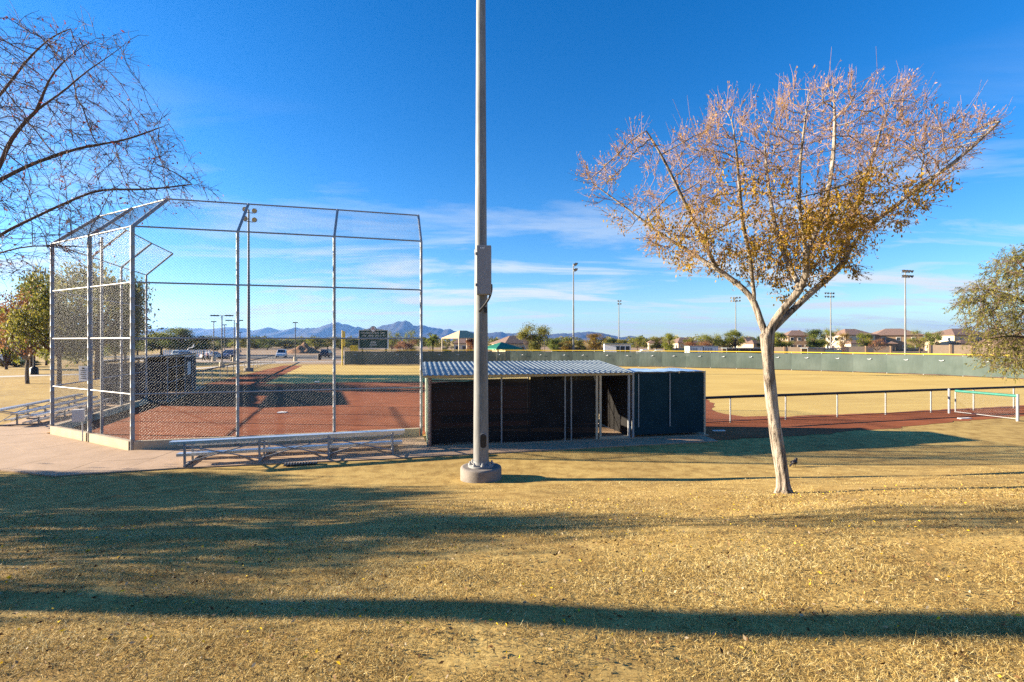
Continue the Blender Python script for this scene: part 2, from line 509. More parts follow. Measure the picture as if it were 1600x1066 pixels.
# concrete apron: slabs butted with open joints
apron = thing('concrete_apron', None, None)
del apron  # replaced below by a mesh root
base_mb = MB()
pairs = [((7.15, 17.95), (7.3, 16.95)), ((4.25, 17.3), (4.4, 16.3)), ((0.8, 16.6), (1.0, 15.5)), ((-2.75, 15.85), (-2.4, 14.75)),
         ((-3.3, 17.85), (-3.5, 14.45)), ((-6.33, 17.0), (-6.3, 13.95)), ((-9.33, 16.22), (-9.3, 13.35)), ((-12.38, 15.45), (-12.0, 12.55)),
         ((-15.1, 16.9), (-16.0, 13.7)), ((-17.8, 18.35), (-20.6, 17.0))]
pairs += [(mirror(a), mirror(b)) for a, b in pairs[6:2:-1]]
sub = []
for (a0, b0), (a1, b1) in zip(pairs[:-1], pairs[1:]):
    w = math.hypot(b1[0] - b0[0], b1[1] - b0[1])
    nsp = 2 if w > 2.4 else 1
    for k in range(nsp):
        t0, t1 = k / nsp, (k + 1) / nsp
        lp = lambda p, q, t: (p[0] + (q[0] - p[0]) * t, p[1] + (q[1] - p[1]) * t)
        A0, A1, B0, B1 = lp(a0, a1, t0), lp(a0, a1, t1), lp(b0, b1, t0), lp(b0, b1, t1)
        deep = math.hypot(A0[0] - B0[0], A0[1] - B0[1]) > 1.6
        if deep:
            m0, m1 = lp(A0, B0, .5), lp(A1, B1, .5)
            sub += [(A0, A1, m1, m0), (m0, m1, B1, B0)]
        else: sub.append((A0, A1, B1, B0))
outline = [a for a, b in pairs] + [b for a, b in pairs][::-1]
apron = sheet('concrete_apron', outline, 0.006, M['footing'])
for q in sub:
    c = np.mean(q, axis=0)
    poly = []
    for p in q:
        d = np.array(p) - c
        poly.append(tuple(c + d * (1 - 0.009 / max(np.hypot(*d), .1))))
    mb = MB(); mb.slab(poly, 0.002, 0.035 + random.uniform(0, .004))
    mb.build('slab', M['concrete'], apron)

# far ground: dirt lot, car park, pavement, paths
sheet('dirt_lot', [(-75, 86), (-33, 74), (-26, 74), (-25, 78), (60, 78), (140, 60), (320, 150), (200, 330), (-60, 330), (-160, 250)], 0.006, M['bare_dirt'])
sheet('car_park', [(-95, 104), (-30, 92), (-22, 100), (-30, 116), (-95, 128)], 0.011, M['asphalt'])
sheet('pavement', [(-80, 88), (-34, 80.5), (-28, 80.5), (-28, 83), (-34, 83), (-80, 91.5)], 0.012, M['sidewalk'])
sheet('garden_path', [(-90, 37.5), (-52, 45.5), (-44, 51.5), (-40, 60), (-37, 80), (-39, 80), (-42.3, 60.7), (-46, 53), (-53, 48), (-90, 40)], 0.011, M['sidewalk'])

# ------------------------------------------------------------------ chain link fabric
def lattice(mb, C, pitch=0.072, r=0.0021):
    """woven wire across the planar quad C (4 points, bl br tr tl)"""
    C = [Vector(c) for c in C]
    o = C[0]; ex = (C[1] - C[0]).normalized()
    nrm = ex.cross(C[3] - C[0]).normalized(); ey = nrm.cross(ex)
    Q = [((c - o).dot(ex), (c - o).dot(ey)) for c in C]
    n = len(Q)
    area = sum(Q[i][0] * Q[(i + 1) % n][1] - Q[(i + 1) % n][0] * Q[i][1] for i in range(n))
    if area < 0: Q = Q[::-1]
    s2 = math.sqrt(.5)
    for si, sgn in enumerate((1, -1)):
        d = (s2, s2 * sgn); nn = (-d[1], d[0])
        vals = [q[0] * nn[0] + q[1] * nn[1] for q in Q]
        k0 = math.ceil(min(vals) / (pitch * s2)); k1 = math.floor(max(vals) / (pitch * s2))
        off = nrm * (r * (0.8 if sgn > 0 else -0.8))
        for k in range(k0, k1 + 1):
            c0 = k * pitch * s2
            ts = []
            for i in range(n):
                va, vb = vals[i] - c0, vals[(i + 1) % n] - c0
                if (va < 0) != (vb < 0):
                    t = va / (va - vb)
                    x = Q[i][0] + (Q[(i + 1) % n][0] - Q[i][0]) * t; y = Q[i][1] + (Q[(i + 1) % n][1] - Q[i][1]) * t
                    ts.append((x * d[0] + y * d[1], x, y))
            if len(ts) < 2: continue
            ts.sort()
            a, b = ts[0], ts[-1]
            if b[0] - a[0] < .03: continue
            p0 = o + ex * a[1] + ey * a[2] + off; p1 = o + ex * b[1] + ey * b[2] + off
            dd = (p1 - p0).normalized(); u = nrm; w = dd.cross(u)
            vv = []
            for p in (p0, p1):
                for ang in (0.5, 2.594, 4.69):
                    vv.append(p + u * (r * math.cos(ang)) + w * (r * math.sin(ang)))
            mb.add(vv, [(0, 1, 4, 3), (1, 2, 5, 4), (2, 0, 3, 5)], True)
    return mb
def link_panel(C, parent, org, pitch=0.095, r=0.0023, mat='wire', name='chain_link'):
    mb = MB(); lattice(mb, [Vector(c) - Vector(org) for c in C], pitch, r)
    me = mb.mesh(name, fix=False)
    return obj(name, me, M[mat], parent)

# ------------------------------------------------------------------ backstop
BH = 7.30; ROW = BH / 4; OV = 1.29
org = (P[4][0], P[4][1], 0)
bs = thing('backstop', 'tall galvanised chain-link backstop wrapping round home plate', 'backstop', org)
L3 = lambda p, z: Vector((p[0] - org[0], p[1] - org[1], z))
tips = []
for i, p in enumerate(P):
    a = np.array(P[max(i - 1, 0)]); b = np.array(P[min(i + 1, 8)]); c = np.array(p)
    n1_ = None
    dirs = []
    for q0, q1 in ((a, c), (c, b)):
        if np.hypot(*(q1 - q0)) > .1:
            t = (q1 - q0) / np.hypot(*(q1 - q0)); dirs.append(np.array((t[1], -t[0])))
    n_ = np.mean(dirs, axis=0); n_ /= np.hypot(*n_)
    if n_.dot(np.array(HOME) - c) < 0: n_ = -n_
    cosb = abs(n_.dot(dirs[0]))
    tips.append((c[0] + n_[0] * OV / cosb, c[1] + n_[1] * OV / cosb))
for i, p in enumerate(P):
    r = 0.062 if i in (3, 4, 5) else 0.05
    prof = [(r, -.05)]
    for z in np.arange(.35, BH - .2, .42):      # tie bands swell the pipe a little
        prof += [(r, z), (r + .002, z + .004), (r + .002, z + .03), (r, z + .034)]
    prof += [(r, BH)]
    mb = MB(); mb.lathe((p[0] - org[0], p[1] - org[1], 0), prof, 12)
    mb.tube(L3(p, BH - .01), L3(tips[i], BH + OV), r * .9, r * .9, 10)
    mb.build('post', M['galv'], bs)
    if i == 4:   # the gate beside home plate has a second post
        q = (p[0] + .20, p[1] + .27)
        MB().tube(L3(q, -.05), L3(q, BH), .045, .045, 10).build('post', M['galv'], bs)
for i in range(8):
    a, b = P[i], P[i + 1]
    for k in range(5):
        z0 = 0.30 if k == 0 else ROW * k
        if k < 4:
            link_panel([(a[0], a[1], z0), (b[0], b[1], z0), (b[0], b[1], ROW * (k + 1)), (a[0], a[1], ROW * (k + 1))], bs, org)
            MB().tube(L3(a, ROW * (k + 1)), L3(b, ROW * (k + 1)), .027, .027, 8).build('rail', M['galv'], bs)
        else:
            ta, tb = tips[i], tips[i + 1]
            link_panel([(a[0], a[1], BH), (b[0], b[1], BH), (tb[0], tb[1], BH + OV), (ta[0], ta[1], BH + OV)], bs, org)
            MB().tube(L3(ta, BH + OV), L3(tb, BH + OV), .027, .027, 8).build('rail', M['galv'], bs)
    # concrete curb under the fabric
    t = np.array(b) - np.array(a); ln = np.hypot(*t); t /= ln
    c = (np.array(a) + np.array(b)) / 2
    mb = MB(); mb.box((c[0] - org[0], c[1] - org[1], 0.15), (ln - .14, .17, .31), math.atan2(t[1], t[0]))
    mb.build('curb', M['curb'], bs)
# grey box and white notice on the home-plate post
q = Vector((P[4][0] - org[0] - .10, P[4][1] - org[1] - .12, 0))
mb = MB(); mb.box(q + Vector((-.10, -.10, .95)), (.30, .24, .42), .5); mb.tube(q + Vector((-.05, 0, 0)), q + Vector((-.05, 0, .8)), .02, .02, 6)
mb.build('electrical_box', M['boxlight'], bs)
nb = MB(); nb.box(q + Vector((.02, -.04, 2.42)), (.36, .012, .52), -.12)
nt_ = nb.build('notice', M['white'], bs)
mb = MB()
for k, w in enumerate((.10, .24, .20, .26, .16, .22)):
    mb.box(q + Vector((.02, -.0485, 2.60 - .07 * k)), (w, .004, .02 if k else .05), -.12)
mb.build('lettering', M['dark'], nt_)

# ------------------------------------------------------------------ dugouts
def dugout(origin, ang, ys, label):
    root = thing('dugout', label, 'dugout', (origin[0], origin[1], 0), ang, 'team dugouts')
    LM, LE, D = 7.2, 10.2, 3.0           # main shelter length, cage end, depth
    def fr(x, y, z): return (x, y * ys, z)
    def bx(mb, x0, x1, y0, y1, z0, z1): return mb.box(fr((x0 + x1) / 2, (y0 + y1) / 2, (z0 + z1) / 2), (abs(x1 - x0), abs(y1 - y0), abs(z1 - z0)))
    def pipe(mb, a, b, r, n=8): return mb.tube(fr(*a), fr(*b), r, r, n)
    bx(MB(), -.05, LE + .12, -.12, D + .1, -.05, .05).build('floor_slab', M['concrete'], root)
    roof_z = lambda y: 2.45 + .25 * y / D
    # ribbed roof sheets
    npan = 8; pw = (LM + .30) / npan
    for k in range(npan):
        x0 = -.22 + k * pw
        prof = []
        ribs = 5; rw = pw / ribs
        for j in range(ribs):
            xr = x0 + j * rw
            prof += [(xr, 0), (xr + rw * .55, 0), (xr + rw * .66, .02), (xr + rw * .90, .02)]
        prof.append((x0 + pw, 0))
        vs_, fs = [], []
        for y in (-.28, D + .25):
            for x, h in prof: vs_.append(fr(x, y, roof_z(y) + h + .003 * (k % 2)))
        n = len(prof)
        for j in range(n - 1): fs.append((j, j + 1, n + j + 1, n + j))
        lo = [fr(v[0], v[1] * ys, v[2] - .012) for v in vs_]
        mb = MB(); mb.add(vs_, fs); mb.add(lo, [f[::-1] for f in fs])
        mb.add(vs_ + lo, [(j, j + 1, 2 * n + j + 1, 2 * n + j) for j in range(n - 1)])
        mb.build('roof_panel', M['roof_metal'], root)
    mb = MB()
    for y in (-.02, D * .5, D): bx(mb, -.2, LM + .06, y - .03, y + .03, roof_z(y) - .115, roof_z(y) - .02)
    mb.build('roof_beams', M['tanpost'], root)
    # end wall of ribbed siding
    for k in range(7):
        y0 = .06 + k * .30
        if ys < 0: break
        mb = MB()
        for j in range(3):
            bx(mb, -.06 - (.02 if j == 1 else 0), -.03, y0 + j * .10, y0 + (j + 1) * .10 - .003, .06, 2.30)
        mb.build('siding_board', M['siding'], root)
    if ys > 0: bx(MB(), -.075, .0, 2.2, D, .06, 2.30).build('siding_board', M['siding'], root)
    else:
        bx(MB(), -.02, -.008, .05, D - .05, .10, 2.30).build('windscreen', M['screen_grey'], root)
        mb = MB()
        for z in (.12, 1.2, 2.3): pipe(mb, (-.04, .03, z), (-.04, D, z), .022)
        mb.build('rails', M['galv'], root)
    # posts
    for x, r, mt in ((.02, .045, 'brownpost'), (2.44, .03, 'galv'), (4.72, .03, 'galv'), (4.95, .03, 'galv')):
        mb = MB(); pipe(mb, (x, 0, .04), (x, 0, 2.40), r); mb.build('post', M[mt], root)
    for x in (5.90, 6.04, 7.14, 7.30):
        mb = MB(); bx(mb, x - .035, x + .035, -.035, .035, .04, 2.42); mb.build('door_post', M['tanpost' if x < 7 else 'galv'], root)
    mb = MB(); bx(mb, 6.08, 7.10, -.05, .05, .05, .13); mb.build('threshold', M['curb'], root)
    mb = MB(); pipe(mb, (6.04, 0, 2.34), (7.14, 0, 2.34), .028); mb.build('door_head', M['galv'], root)
    for x in (.05, 2.0, 4.1, 6.2, 7.2):
        mb = MB(); pipe(mb, (x, D, .04), (x, D, 2.62), .035); mb.build('post', M['galv'], root)
    mb = MB()
    for z in (1.15, 2.0): pipe(mb, (.05, D, z), (4.1, D, z), .022)
    pipe(mb, (.05, .09, 1.2), (5.9, .09, 1.2), .018); pipe(mb, (.05, 0, 2.33), (5.9, 0, 2.33), .02)
    mb.build('rails', M['galv'], root)
    # black wind screen on the back, sagging between its ties
    xs = np.linspace(.06, 5.86, 49); zsn = np.linspace(0, 1, 9)
    vs_ = []
    for zi in zsn:
        for x in xs:
            sag = .05 * math.sin(x * 2.3) + .05 * math.sin(x * .9 + 1)
            top = 2.18 + .05 * math.sin(x * 1.05 - 1.2) + .03 * abs(math.sin(x * 2.6))
            bot = .10 + .04 * math.sin(x * 1.4)
            vs_.append(fr(x, .035 + .03 * math.sin(x * 3 + zi * 4) * math.sin(zi * 3.14), bot + (top - bot) * zi))
    nxs = len(xs)
    fs = [(r_ * nxs + c_, r_ * nxs + c_ + 1, (r_ + 1) * nxs + c_ + 1, (r_ + 1) * nxs + c_) for r_ in range(8) for c_ in range(nxs - 1)]
    mb = MB(); mb.add(vs_, fs, True); mb.build('windscreen', M['screen_black'], root)
    # chain link over the back and along the field side
    def quad(x0, x1, y, z0, z1): return [Vector(fr(x0, y, z0)), Vector(fr(x1, y, z0)), Vector(fr(x1, y, z1)), Vector(fr(x0, y, z1))]
    for C in (quad(.05, 5.9, -.03, .08, 2.33), quad(.05, 4.1, D, .08, 2.5)):
        mb = MB(); lattice(mb, C, .075, .0018); obj('chain_link', mb.mesh('chain_link', False), M['dark'], root)
    # field-side screens around the outer half
    mb = MB(); bx(mb, 4.2, 7.2, D - .01, D + .01, .08, 2.5); mb.build('windscreen', M['screen_grey'], root)
    mb = MB(); bx(mb, 7.19, 7.205, .10, D - .02, .08, 2.42); mb.build('windscreen', M['screen_black'], root)
    # bench and shelf inside
    bx(MB(), .4, 5.4, .55, .95, .42, .47).build('bench_seat', M['wood_dark'], root)
    for x in (.8, 2.2, 3.6, 5.0):
        bx(MB(), x - .03, x + .03, .6, .9, .05, .42).build('bench_leg', M['dark'], root)
    bx(MB(), .4, 5.4, .30, .36, .75, 1.0).build('bench_back', M['wood_dark'], root)
    # notice on the field side
    sg = MB(); bx(sg, 4.75, 5.55, D + .012, D + .03, 1.3, 2.15); sg = sg.build('notice_board', M['white'], root)
    mb = MB()
    for k in range(9): bx(mb, 4.83, 5.47 - .1 * ((k * 7) % 3), D + .031, D + .035, 2.06 - .085 * k, 2.09 - .085 * k)
    mb.build('lettering', M['boxgrey'], sg)
    # lettered strip hanging inside the doorway
    bnr = MB(); bx(bnr, 6.30, 6.52, 1.40, 1.42, 1.45, 2.22); bnr = bnr.build('banner', M['dark'], root)
    mb = MB()
    for k in range(9):
        if k == 4: continue
        zc = 2.17 - .082 * k; w = (.13, .10, .12, .11, .1, .12, .13, .09, .12)[k]
        bx(mb, 6.41 - w / 2, 6.41 + w / 2, 1.386, 1.394, zc - .028, zc - .012)
        bx(mb, 6.41 - w / 2, 6.41 - w / 2 + .03, 1.386, 1.394, zc - .012, zc + .028)
        if k % 2: bx(mb, 6.41 + w / 2 - .03, 6.41 + w / 2, 1.386, 1.394, zc - .012, zc + .028)
    mb.build('lettering', M['white'], bnr)
    # storage cage at the outfield end
    CD = 1.7
    mb = MB(); pipe(mb, (LE, 0, .04), (LE, 0, 2.44), .042); mb.build('post', M['tanpost'], root)
    for x, y in ((7.50, -.045), (8.75, -.045), (7.42, CD), (LE, CD)):
        mb = MB(); pipe(mb, (x, y, .42 if y < 1 else .04), (x, y, 2.36), .022); mb.build('post', M['galv'], root)
    mb = MB()
    for z in (2.40, 1.28):
        pipe(mb, (7.3, .04, z), (LE, .04, z), .02); pipe(mb, (LE, 0, z), (LE, CD, z), .02); pipe(mb, (7.3, CD, z), (LE, CD, z), .02)
    mb.build('rails', M['galv'], root)
    mb = MB(); bx(mb, 7.36, LE - .05, -.012, -.002, .14, 2.37); mb.build('windscreen', M['screen_teal'], root)
    mb = MB(); bx(mb, LE + .002, LE + .012, .05, CD, .14, 2.37); mb.build('windscreen', M['screen_teal'], root)
    mb = MB(); bx(mb, 7.36, LE - .05, CD, CD + .01, .14, 2.37); mb.build('windscreen', M['screen_grey'], root)
    xs = np.linspace(7.25, LE + .03, 13); ysn = np.linspace(-.05, CD + .05, 7)
    vs_ = [fr(x, y, 2.44 + .03 * math.sin(x * 4) * math.sin(y * 5) + .012 * math.sin(x * 11)) for y in ysn for x in xs]
    fs = [(r_ * 13 + c_, r_ * 13 + c_ + 1, (r_ + 1) * 13 + c_ + 1, (r_ + 1) * 13 + c_) for r_ in range(6) for c_ in range(12)]
    mb = MB(); mb.add(vs_, fs, True); mb.build('tarpaulin', M['bluetarp'], root)
    return root
DA = R(11.6)
dugout((-2.75, 16.0), DA, 1, 'near dugout with ribbed metal roof and black screen, behind the tall pole')
o3 = mirror((-2.75, 16.0)); e3 = mirror((-2.75 + math.cos(DA), 16.0 + math.sin(DA)))
dugout(o3, math.atan2(e3[1] - o3[1], e3[0] - o3[0]), -1, 'far dugout seen through the backstop mesh, across the red infield')

# ------------------------------------------------------------------ bleachers
def bleacher(origin, ang, ys, label):
    root = thing('bleacher', label, 'bleacher', (origin[0], origin[1], 0.035), ang, 'aluminium bleachers')
    L = 6.4
    fr = lambda x, y, z: (x, y * ys, z)
    def plank(name, y, z, w, x0=0.0, x1=L):
        mb = MB(); mb.box(fr((x0 + x1) / 2, y, z - .02), (x1 - x0, w, .04))
        for s in (-1, 1): mb.box(fr((x0 + x1) / 2, y + s * (w / 2 - .008), z - .058), (x1 - x0, .015, .036))
        return mb.build(name, M['alu'], root)
    plank('seat_plank', .10, .72, .25); plank('seat_plank', .72, .57, .25); plank('seat_plank', 1.34, .43, .25)
    plank('foot_plank', .48, .30, .24, .05, L - .05); plank('foot_plank', 1.08, .17, .24, .05, L - .05)
    frames = [.38, 2.27, 4.15, 6.03]
    for x in frames:
        mb = MB()
        mb.box(fr(x, .0, .34), (.05, .06, .68)); mb.box(fr(x, 1.34, .19), (.05, .05, .38)); mb.box(fr(x, .62, .29), (.045, .05, .58))
        mb.tube(fr(x, -.05, .03), fr(x, 1.5, .03), .03, .03, 6)
        mb.tube(fr(x, 0, .64), fr(x, 1.36, .36), .022, .022, 6)
        mb.build('frame', M['galv'], root)
    for a, b in zip(frames[:-1], frames[1:]):
        MB().tube(fr(a, -.045, .60), fr(b, -.045, .12), .017, .017, 6).build('brace', M['galv'], root)
        MB().tube(fr(a, -.02, .12), fr(b, -.02, .60), .017, .017, 6).build('brace', M['galv'], root)
    return root
BA = R(16.2)
bo = (-9.52, 13.32)
bleacher(bo, BA, 1, 'low aluminium bleacher on the concrete in front of the backstop')
m0 = mirror(bo); m1 = mirror((bo[0] + math.cos(BA), bo[1] + math.sin(BA)))
bleacher(m0, math.atan2(m1[1] - m0[1], m1[0] - m0[0]), -1, 'low aluminium bleacher at the left edge beside the third-base wing')
# small wire tray lying in front of the bleacher
gx0, gd0 = ground_at(470, 727)
tr = thing('drain_grate', 'small dark metal grate in the grass edge under the bleacher', 'grate', (gx0, gd0, 0.02), BA)
MB().box((0, 0, .01), (.9, .16, .02)).build('frame', M['dark'], tr)
for k in range(12): MB().box((-.41 + k * .075, 0, .04), (.022, .15, .045)).build('bar', M['galv'], tr)

# ------------------------------------------------------------------ sports-light poles
def flood(mb_h, mb_l, c, yaw, pitch, r=.28):
    d = Vector((math.cos(yaw) * math.cos(pitch), math.sin(yaw) * math.cos(pitch), math.sin(pitch)))
    c = Vector(c)
    mb_h.tube(c - d * r * .9, c - d * r * .35, r * .35, r * .55, 10); mb_h.tube(c - d * r * .35, c + d * r * .5, r * .55, r, 12, cap=False)
    mb_h.tube(c + d * r * .5, c + d * r * .8, r * 1.03, r * 1.06, 12, cap=False)
    mb_l.tube(c + d * r * .44, c + d * r * .46, r * .97, r * .97, 12)
def light_pole(px, d, h, label, heads, yaw, cols=2, rows=2, r0=.19, foot=True):
    x = gx(px, d)
    root = thing('sports_light_pole', label, 'light pole', (x, d, 0), 0, 'sports-light poles')
    mb = MB(); mb.tube((0, 0, .1), (0, 0, h), r0, r0 * .5, 14); mb.build('pole', M['galv_pole'], root)
    if foot:
        mb = MB(); mb.lathe((0, 0, -.1), [(.5, 0), (.5, .5), (.44, .54)], 20); mb.build('footing', M['footing'], root)
    ax = Vector((-math.sin(yaw), math.cos(yaw), 0)); fw = Vector((math.cos(yaw), math.sin(yaw), 0))
    hh = MB(); ll = MB(); arms = MB()
    span = .85 if cols > 2 else .95
    for rr in range(rows):
        z = h - .35 - rr * 1.05
        arms.tube(ax * (-span * (cols - 1) / 2) + Vector((0, 0, z)), ax * (span * (cols - 1) / 2) + Vector((0, 0, z)), .05, .05, 6)
    arms.build('cross_arm', M['galv'], root)
    for rr in range(rows):
        for cc in range(cols):
            hh = MB(); ll = MB()
            c = ax * (span * (cc - (cols - 1) / 2)) + fw * .4 + Vector((0, 0, h - .1 - rr * 1.05))
            flood(hh, ll, c, yaw + .16 * (cc - (cols - 1) / 2), -.5)
            f = hh.build('floodlight', M['dark'], root)
            ll.build('lens', M['lens'], f)
    return root
light_pole(388.5, 56, 18.9, 'far grey light pole with four round floodlights, seen through the backstop mesh', 4, R(-50))
light_pole(896, 92, 18.4, 'tall light pole right of the near dugout, one sideways cluster of lamps', 4, R(10), 2, 2)
light_pole(967, 175, 18.3, 'shortest-looking light pole left of the leafy tree, four lamps', 4, R(-80), 2, 2, .22)
light_pole(1149.5, 162, 18.3, 'light pole seen just left of the leafy tree trunk', 4, R(-120), 4, 2, .22)
light_pole(1298, 145, 18.2, 'light pole seen just right of the leafy tree trunk', 8, R(95), 4, 2, .22)
light_pole(1414.5, 100, 18.2, 'tallest-looking light pole at right, two rows of lamps', 8, R(-72), 4, 2, .2)

# the near pole
PX, PY = gx(751.5, 12.25), 12.25
near = thing('sports_light_pole', 'huge near galvanised pole with grey cabinet, cut by the top edge', 'light pole', (PX, PY, 0), 0, 'sports-light poles')
mb = MB(); mb.tube((0, 0, .52), (0, 0, 5.8), .195, .160, 24, cap=False); mb.tube((0, 0, 5.8), (0, 0, 18.8), .150, .085, 24)
mb.build('pole', M['galv_pole'], near)
mb = MB(); mb.lathe((0, 0, -.12), [(.525, 0), (.525, .44), (.51, .475), (.46, .49)], 40); mb.build('footing', M['footing'], near)
mb = MB(); mb.lathe((0, 0, .37), [(.33, 0), (.33, .05), (.205, .06), (.205, .16)], 30); mb.build('base_flange', M['galv_pole'], near)
for k in range(8):
    t = k * math.pi / 4 + .2
    mb = MB(); mb.tube((.28 * math.cos(t), .28 * math.sin(t), .37), (.28 * math.cos(t), .28 * math.sin(t), .50), .024, .024, 6)
    mb.tube((.28 * math.cos(t), .28 * math.sin(t), .42), (.28 * math.cos(t), .28 * math.sin(t), .455), .045, .045, 6)
    mb.build('anchor_bolt', M['galv'], near)
mb = MB(); mb.lathe((0, 0, 5.78), [(.168, 0), (.168, .10), (.152, .12)], 24); mb.build('splice_collar', M['galv_pole'], near)
# hand hole near the base: rounded rim and dark opening
def stadium(w, h, n=8):
    pts = []
    for k in range(n + 1): t = math.pi * k / n; pts.append((w / 2 * math.cos(t), h / 2 - w / 2 + w / 2 * math.sin(t)))
    for k in range(n + 1): t = math.pi + math.pi * k / n; pts.append((w / 2 * math.cos(t), -h / 2 + w / 2 + w / 2 * math.sin(t)))
    return pts
hx = .075
frh = lambda x, y, z: (hx + x, y, 1.05 + z)
hr = MB().prism(stadium(.19, .40), -.215, -.10, frh).build('hand_hole_rim', M['galv_pole'], near)
MB().prism(stadium(.15, .355), -.219, -.12, frh).build('hand_hole_cover', M['dark'], hr)
# cabinet with conduit
cb = MB(); cb.box((.095, -.27, 5.32), (.36, .22, 1.22)); cab = cb.build('cabinet', M['boxgrey'], near)
bv = cab.modifiers.new('bevel', 'BEVEL'); bv.width = .012; bv.segments = 2
mb = MB(); mb.box((.10, -.384, 5.32), (.325, .012, 1.175)); dr = mb.build('door', M['boxgrey'], cab)
mb = MB()
for k in range(3): mb.box((.02 + .038 * k, -.3915, 5.86), (.024, .004, .035)); mb.box((.022 + .038 * k, -.393, 5.862), (.010, .006, .014))
mb.build('label_plate', M['white'], dr)
mb = MB()
for z in (4.95, 5.72): mb.box((-.096, -.384, z), (.03, .03, .07))
mb.build('hinges', M['galv'], cab)
mb = MB(); mb.box((.0, -.16, 5.90), (.12, .05, .10)); mb.box((.0, -.16, 4.76), (.12, .05, .10)); mb.build('mounting_bracket', M['galv'], near)
pts = []
for t in np.linspace(0, 1, 14):
    a = t * math.pi * .58
    pts.append((.275 + .03 * math.sin(a * 2) - .30 * t ** 1.9, -.27 + .06 * t, 4.98 - .68 * t + .0 * a))
MB().path(pts, .028, 8).build('conduit', M['rubber'], near)
MB().box((.14, -.155, 4.34), (.05, .06, .14)).build('conduit_fitting', M['dark'], near)
hh = MB(); arms = MB()
for rr in range(2):
    MB().tube((-1.4, 0, 18.4 - rr), (1.4, 0, 18.4 - rr), .05, .05, 6).build('cross_arm', M['galv'], near)
    for cc in range(4):
        h_, l_ = MB(), MB(); flood(h_, l_, (-1.3 + cc * .87, .4, 18.7 - rr), R(90), -.5)
        f = h_.build('floodlight', M['dark'], near); l_.build('lens', M['lens'], f)

# ------------------------------------------------------------------ low foul-line fences and the open gate
def low_fence(pts, label, h=1.10, gap_after=None, pitch=.085):
    o = (pts[0][0], pts[0][1], 0)
    root = thing('foul_line_fence', label, 'fence', o, 0, 'low foul-line fences')
    l3 = lambda p, z: Vector((p[0] - o[0], p[1] - o[1], z))
    for p in pts:
        MB().tube(l3(p, -.03), l3(p, h), .032, .032, 8).build('post', M['galv'], root)
    for a, b in zip(pts[:-1], pts[1:]):
        MB().tube(l3(a, h + .02), l3(b, h + .02), .06, .06, 8).build('top_rail', M['blackrail'], root)
        MB().tube(l3(a, .06), l3(b, .06), .018, .018, 6).build('bottom_rail', M['dark'], root)
        link_panel([(a[0], a[1], .08), (b[0], b[1], .08), (b[0], b[1], h), (a[0], a[1], h)], root, o, pitch, .0014)
    return root
FA = math.atan2(24.0 - 20.9, 21.4 - 9.53)
fl = [(7.35, 20.3)] + [(9.53 + k * 2.93 * math.cos(FA), 20.95 + k * 2.93 * math.sin(FA)) for k in range(16)]
low_fence(fl, 'low black-topped fence crossing the right side behind the tree trunk')
f3 = [mirror(p) for p in fl]
low_fence(f3 + [(OFP[0][0] - .4, OFP[0][1] + .3)] if math.hypot(f3[-1][0] - OFP[0][0], f3[-1][1] - OFP[0][1]) < 14 else f3, 'low black-topped fence running away along the left foul line', pitch=.16)
gh = (gx(1483, 23.6), 23.6); gf = (gx(1590, 21.3), 21.3)
gt = thing('field_gate', 'open chain-link gate with green padded top near the right edge', 'gate', (gh[0], gh[1], 0))
gl = lambda p, z: Vector((p[0] - gh[0], p[1] - gh[1], z))
MB().tube(gl(gh, -.03), gl(gh, 1.22), .05, .05, 10).build('hinge_post', M['galv'], gt)
hp2 = (gh[0] + .22, gh[1] - .1)
MB().tube(gl(hp2, .08), gl(hp2, 1.12), .03, .03, 8).build('frame_stile', M['galv'], gt)
MB().tube(gl(gf, .0), gl(gf, 1.20), .055, .055, 10).build('frame_stile', M['galv'], gt)
MB().tube(gl(hp2, 1.12), gl(gf, 1.12), .062, .062, 10).build('top_padding', M['greenpad'], gt)
MB().tube(gl(hp2, .10), gl(gf, .10), .014, .014, 8).build('frame_rail', M['galv'], gt)
link_panel([(hp2[0], hp2[1], .1), (gf[0], gf[1], .1), (gf[0], gf[1], 1.1), (hp2[0], hp2[1], 1.1)], gt, (gh[0], gh[1], 0), .085, .0014)

# plates and chalk marks
def plate(px, py, w, d_, rz, label, name='base_plate', cat='base'):
    x, y = ground_at(px, py)
    mb = MB(); mb.box((0, 0, .012), (w, d_, .035), rz)
    return tag(mb.build(name, M['chalk'], None, (x, y, .01)), label, cat)
hp = MB(); hp.slab([(-.22, .0), (-.22, .22), (.22, .22), (.22, 0), (0, -.22)], .0, .03)
tag(hp.build('home_plate', M['chalk'], None, (HOME[0], HOME[1], .012), R(-28)), 'white home plate on the red infield behind the backstop', 'home plate')
plate(1123, 674, .5, .14, .1, 'short white bar on dark clay beside the dugout cage', 'pitching_plate', 'plate')
plate(1507, 654.5, .62, .16, .2, 'short white bar on clay near the open gate', 'pitching_plate', 'plate')
fb = (HOME[0] + 18.3 * math.cos(R(17)), HOME[1] + 18.3 * math.sin(R(17)))
tb = (HOME[0] + 18.3 * math.cos(R(107)), HOME[1] + 18.3 * math.sin(R(107)))
tag(MB().box((0, 0, .04), (.38, .38, .08), .3).build('base_plate', M['chalk'], None, (tb[0], tb[1], .01)), 'white base at the far left of the infield', 'base')

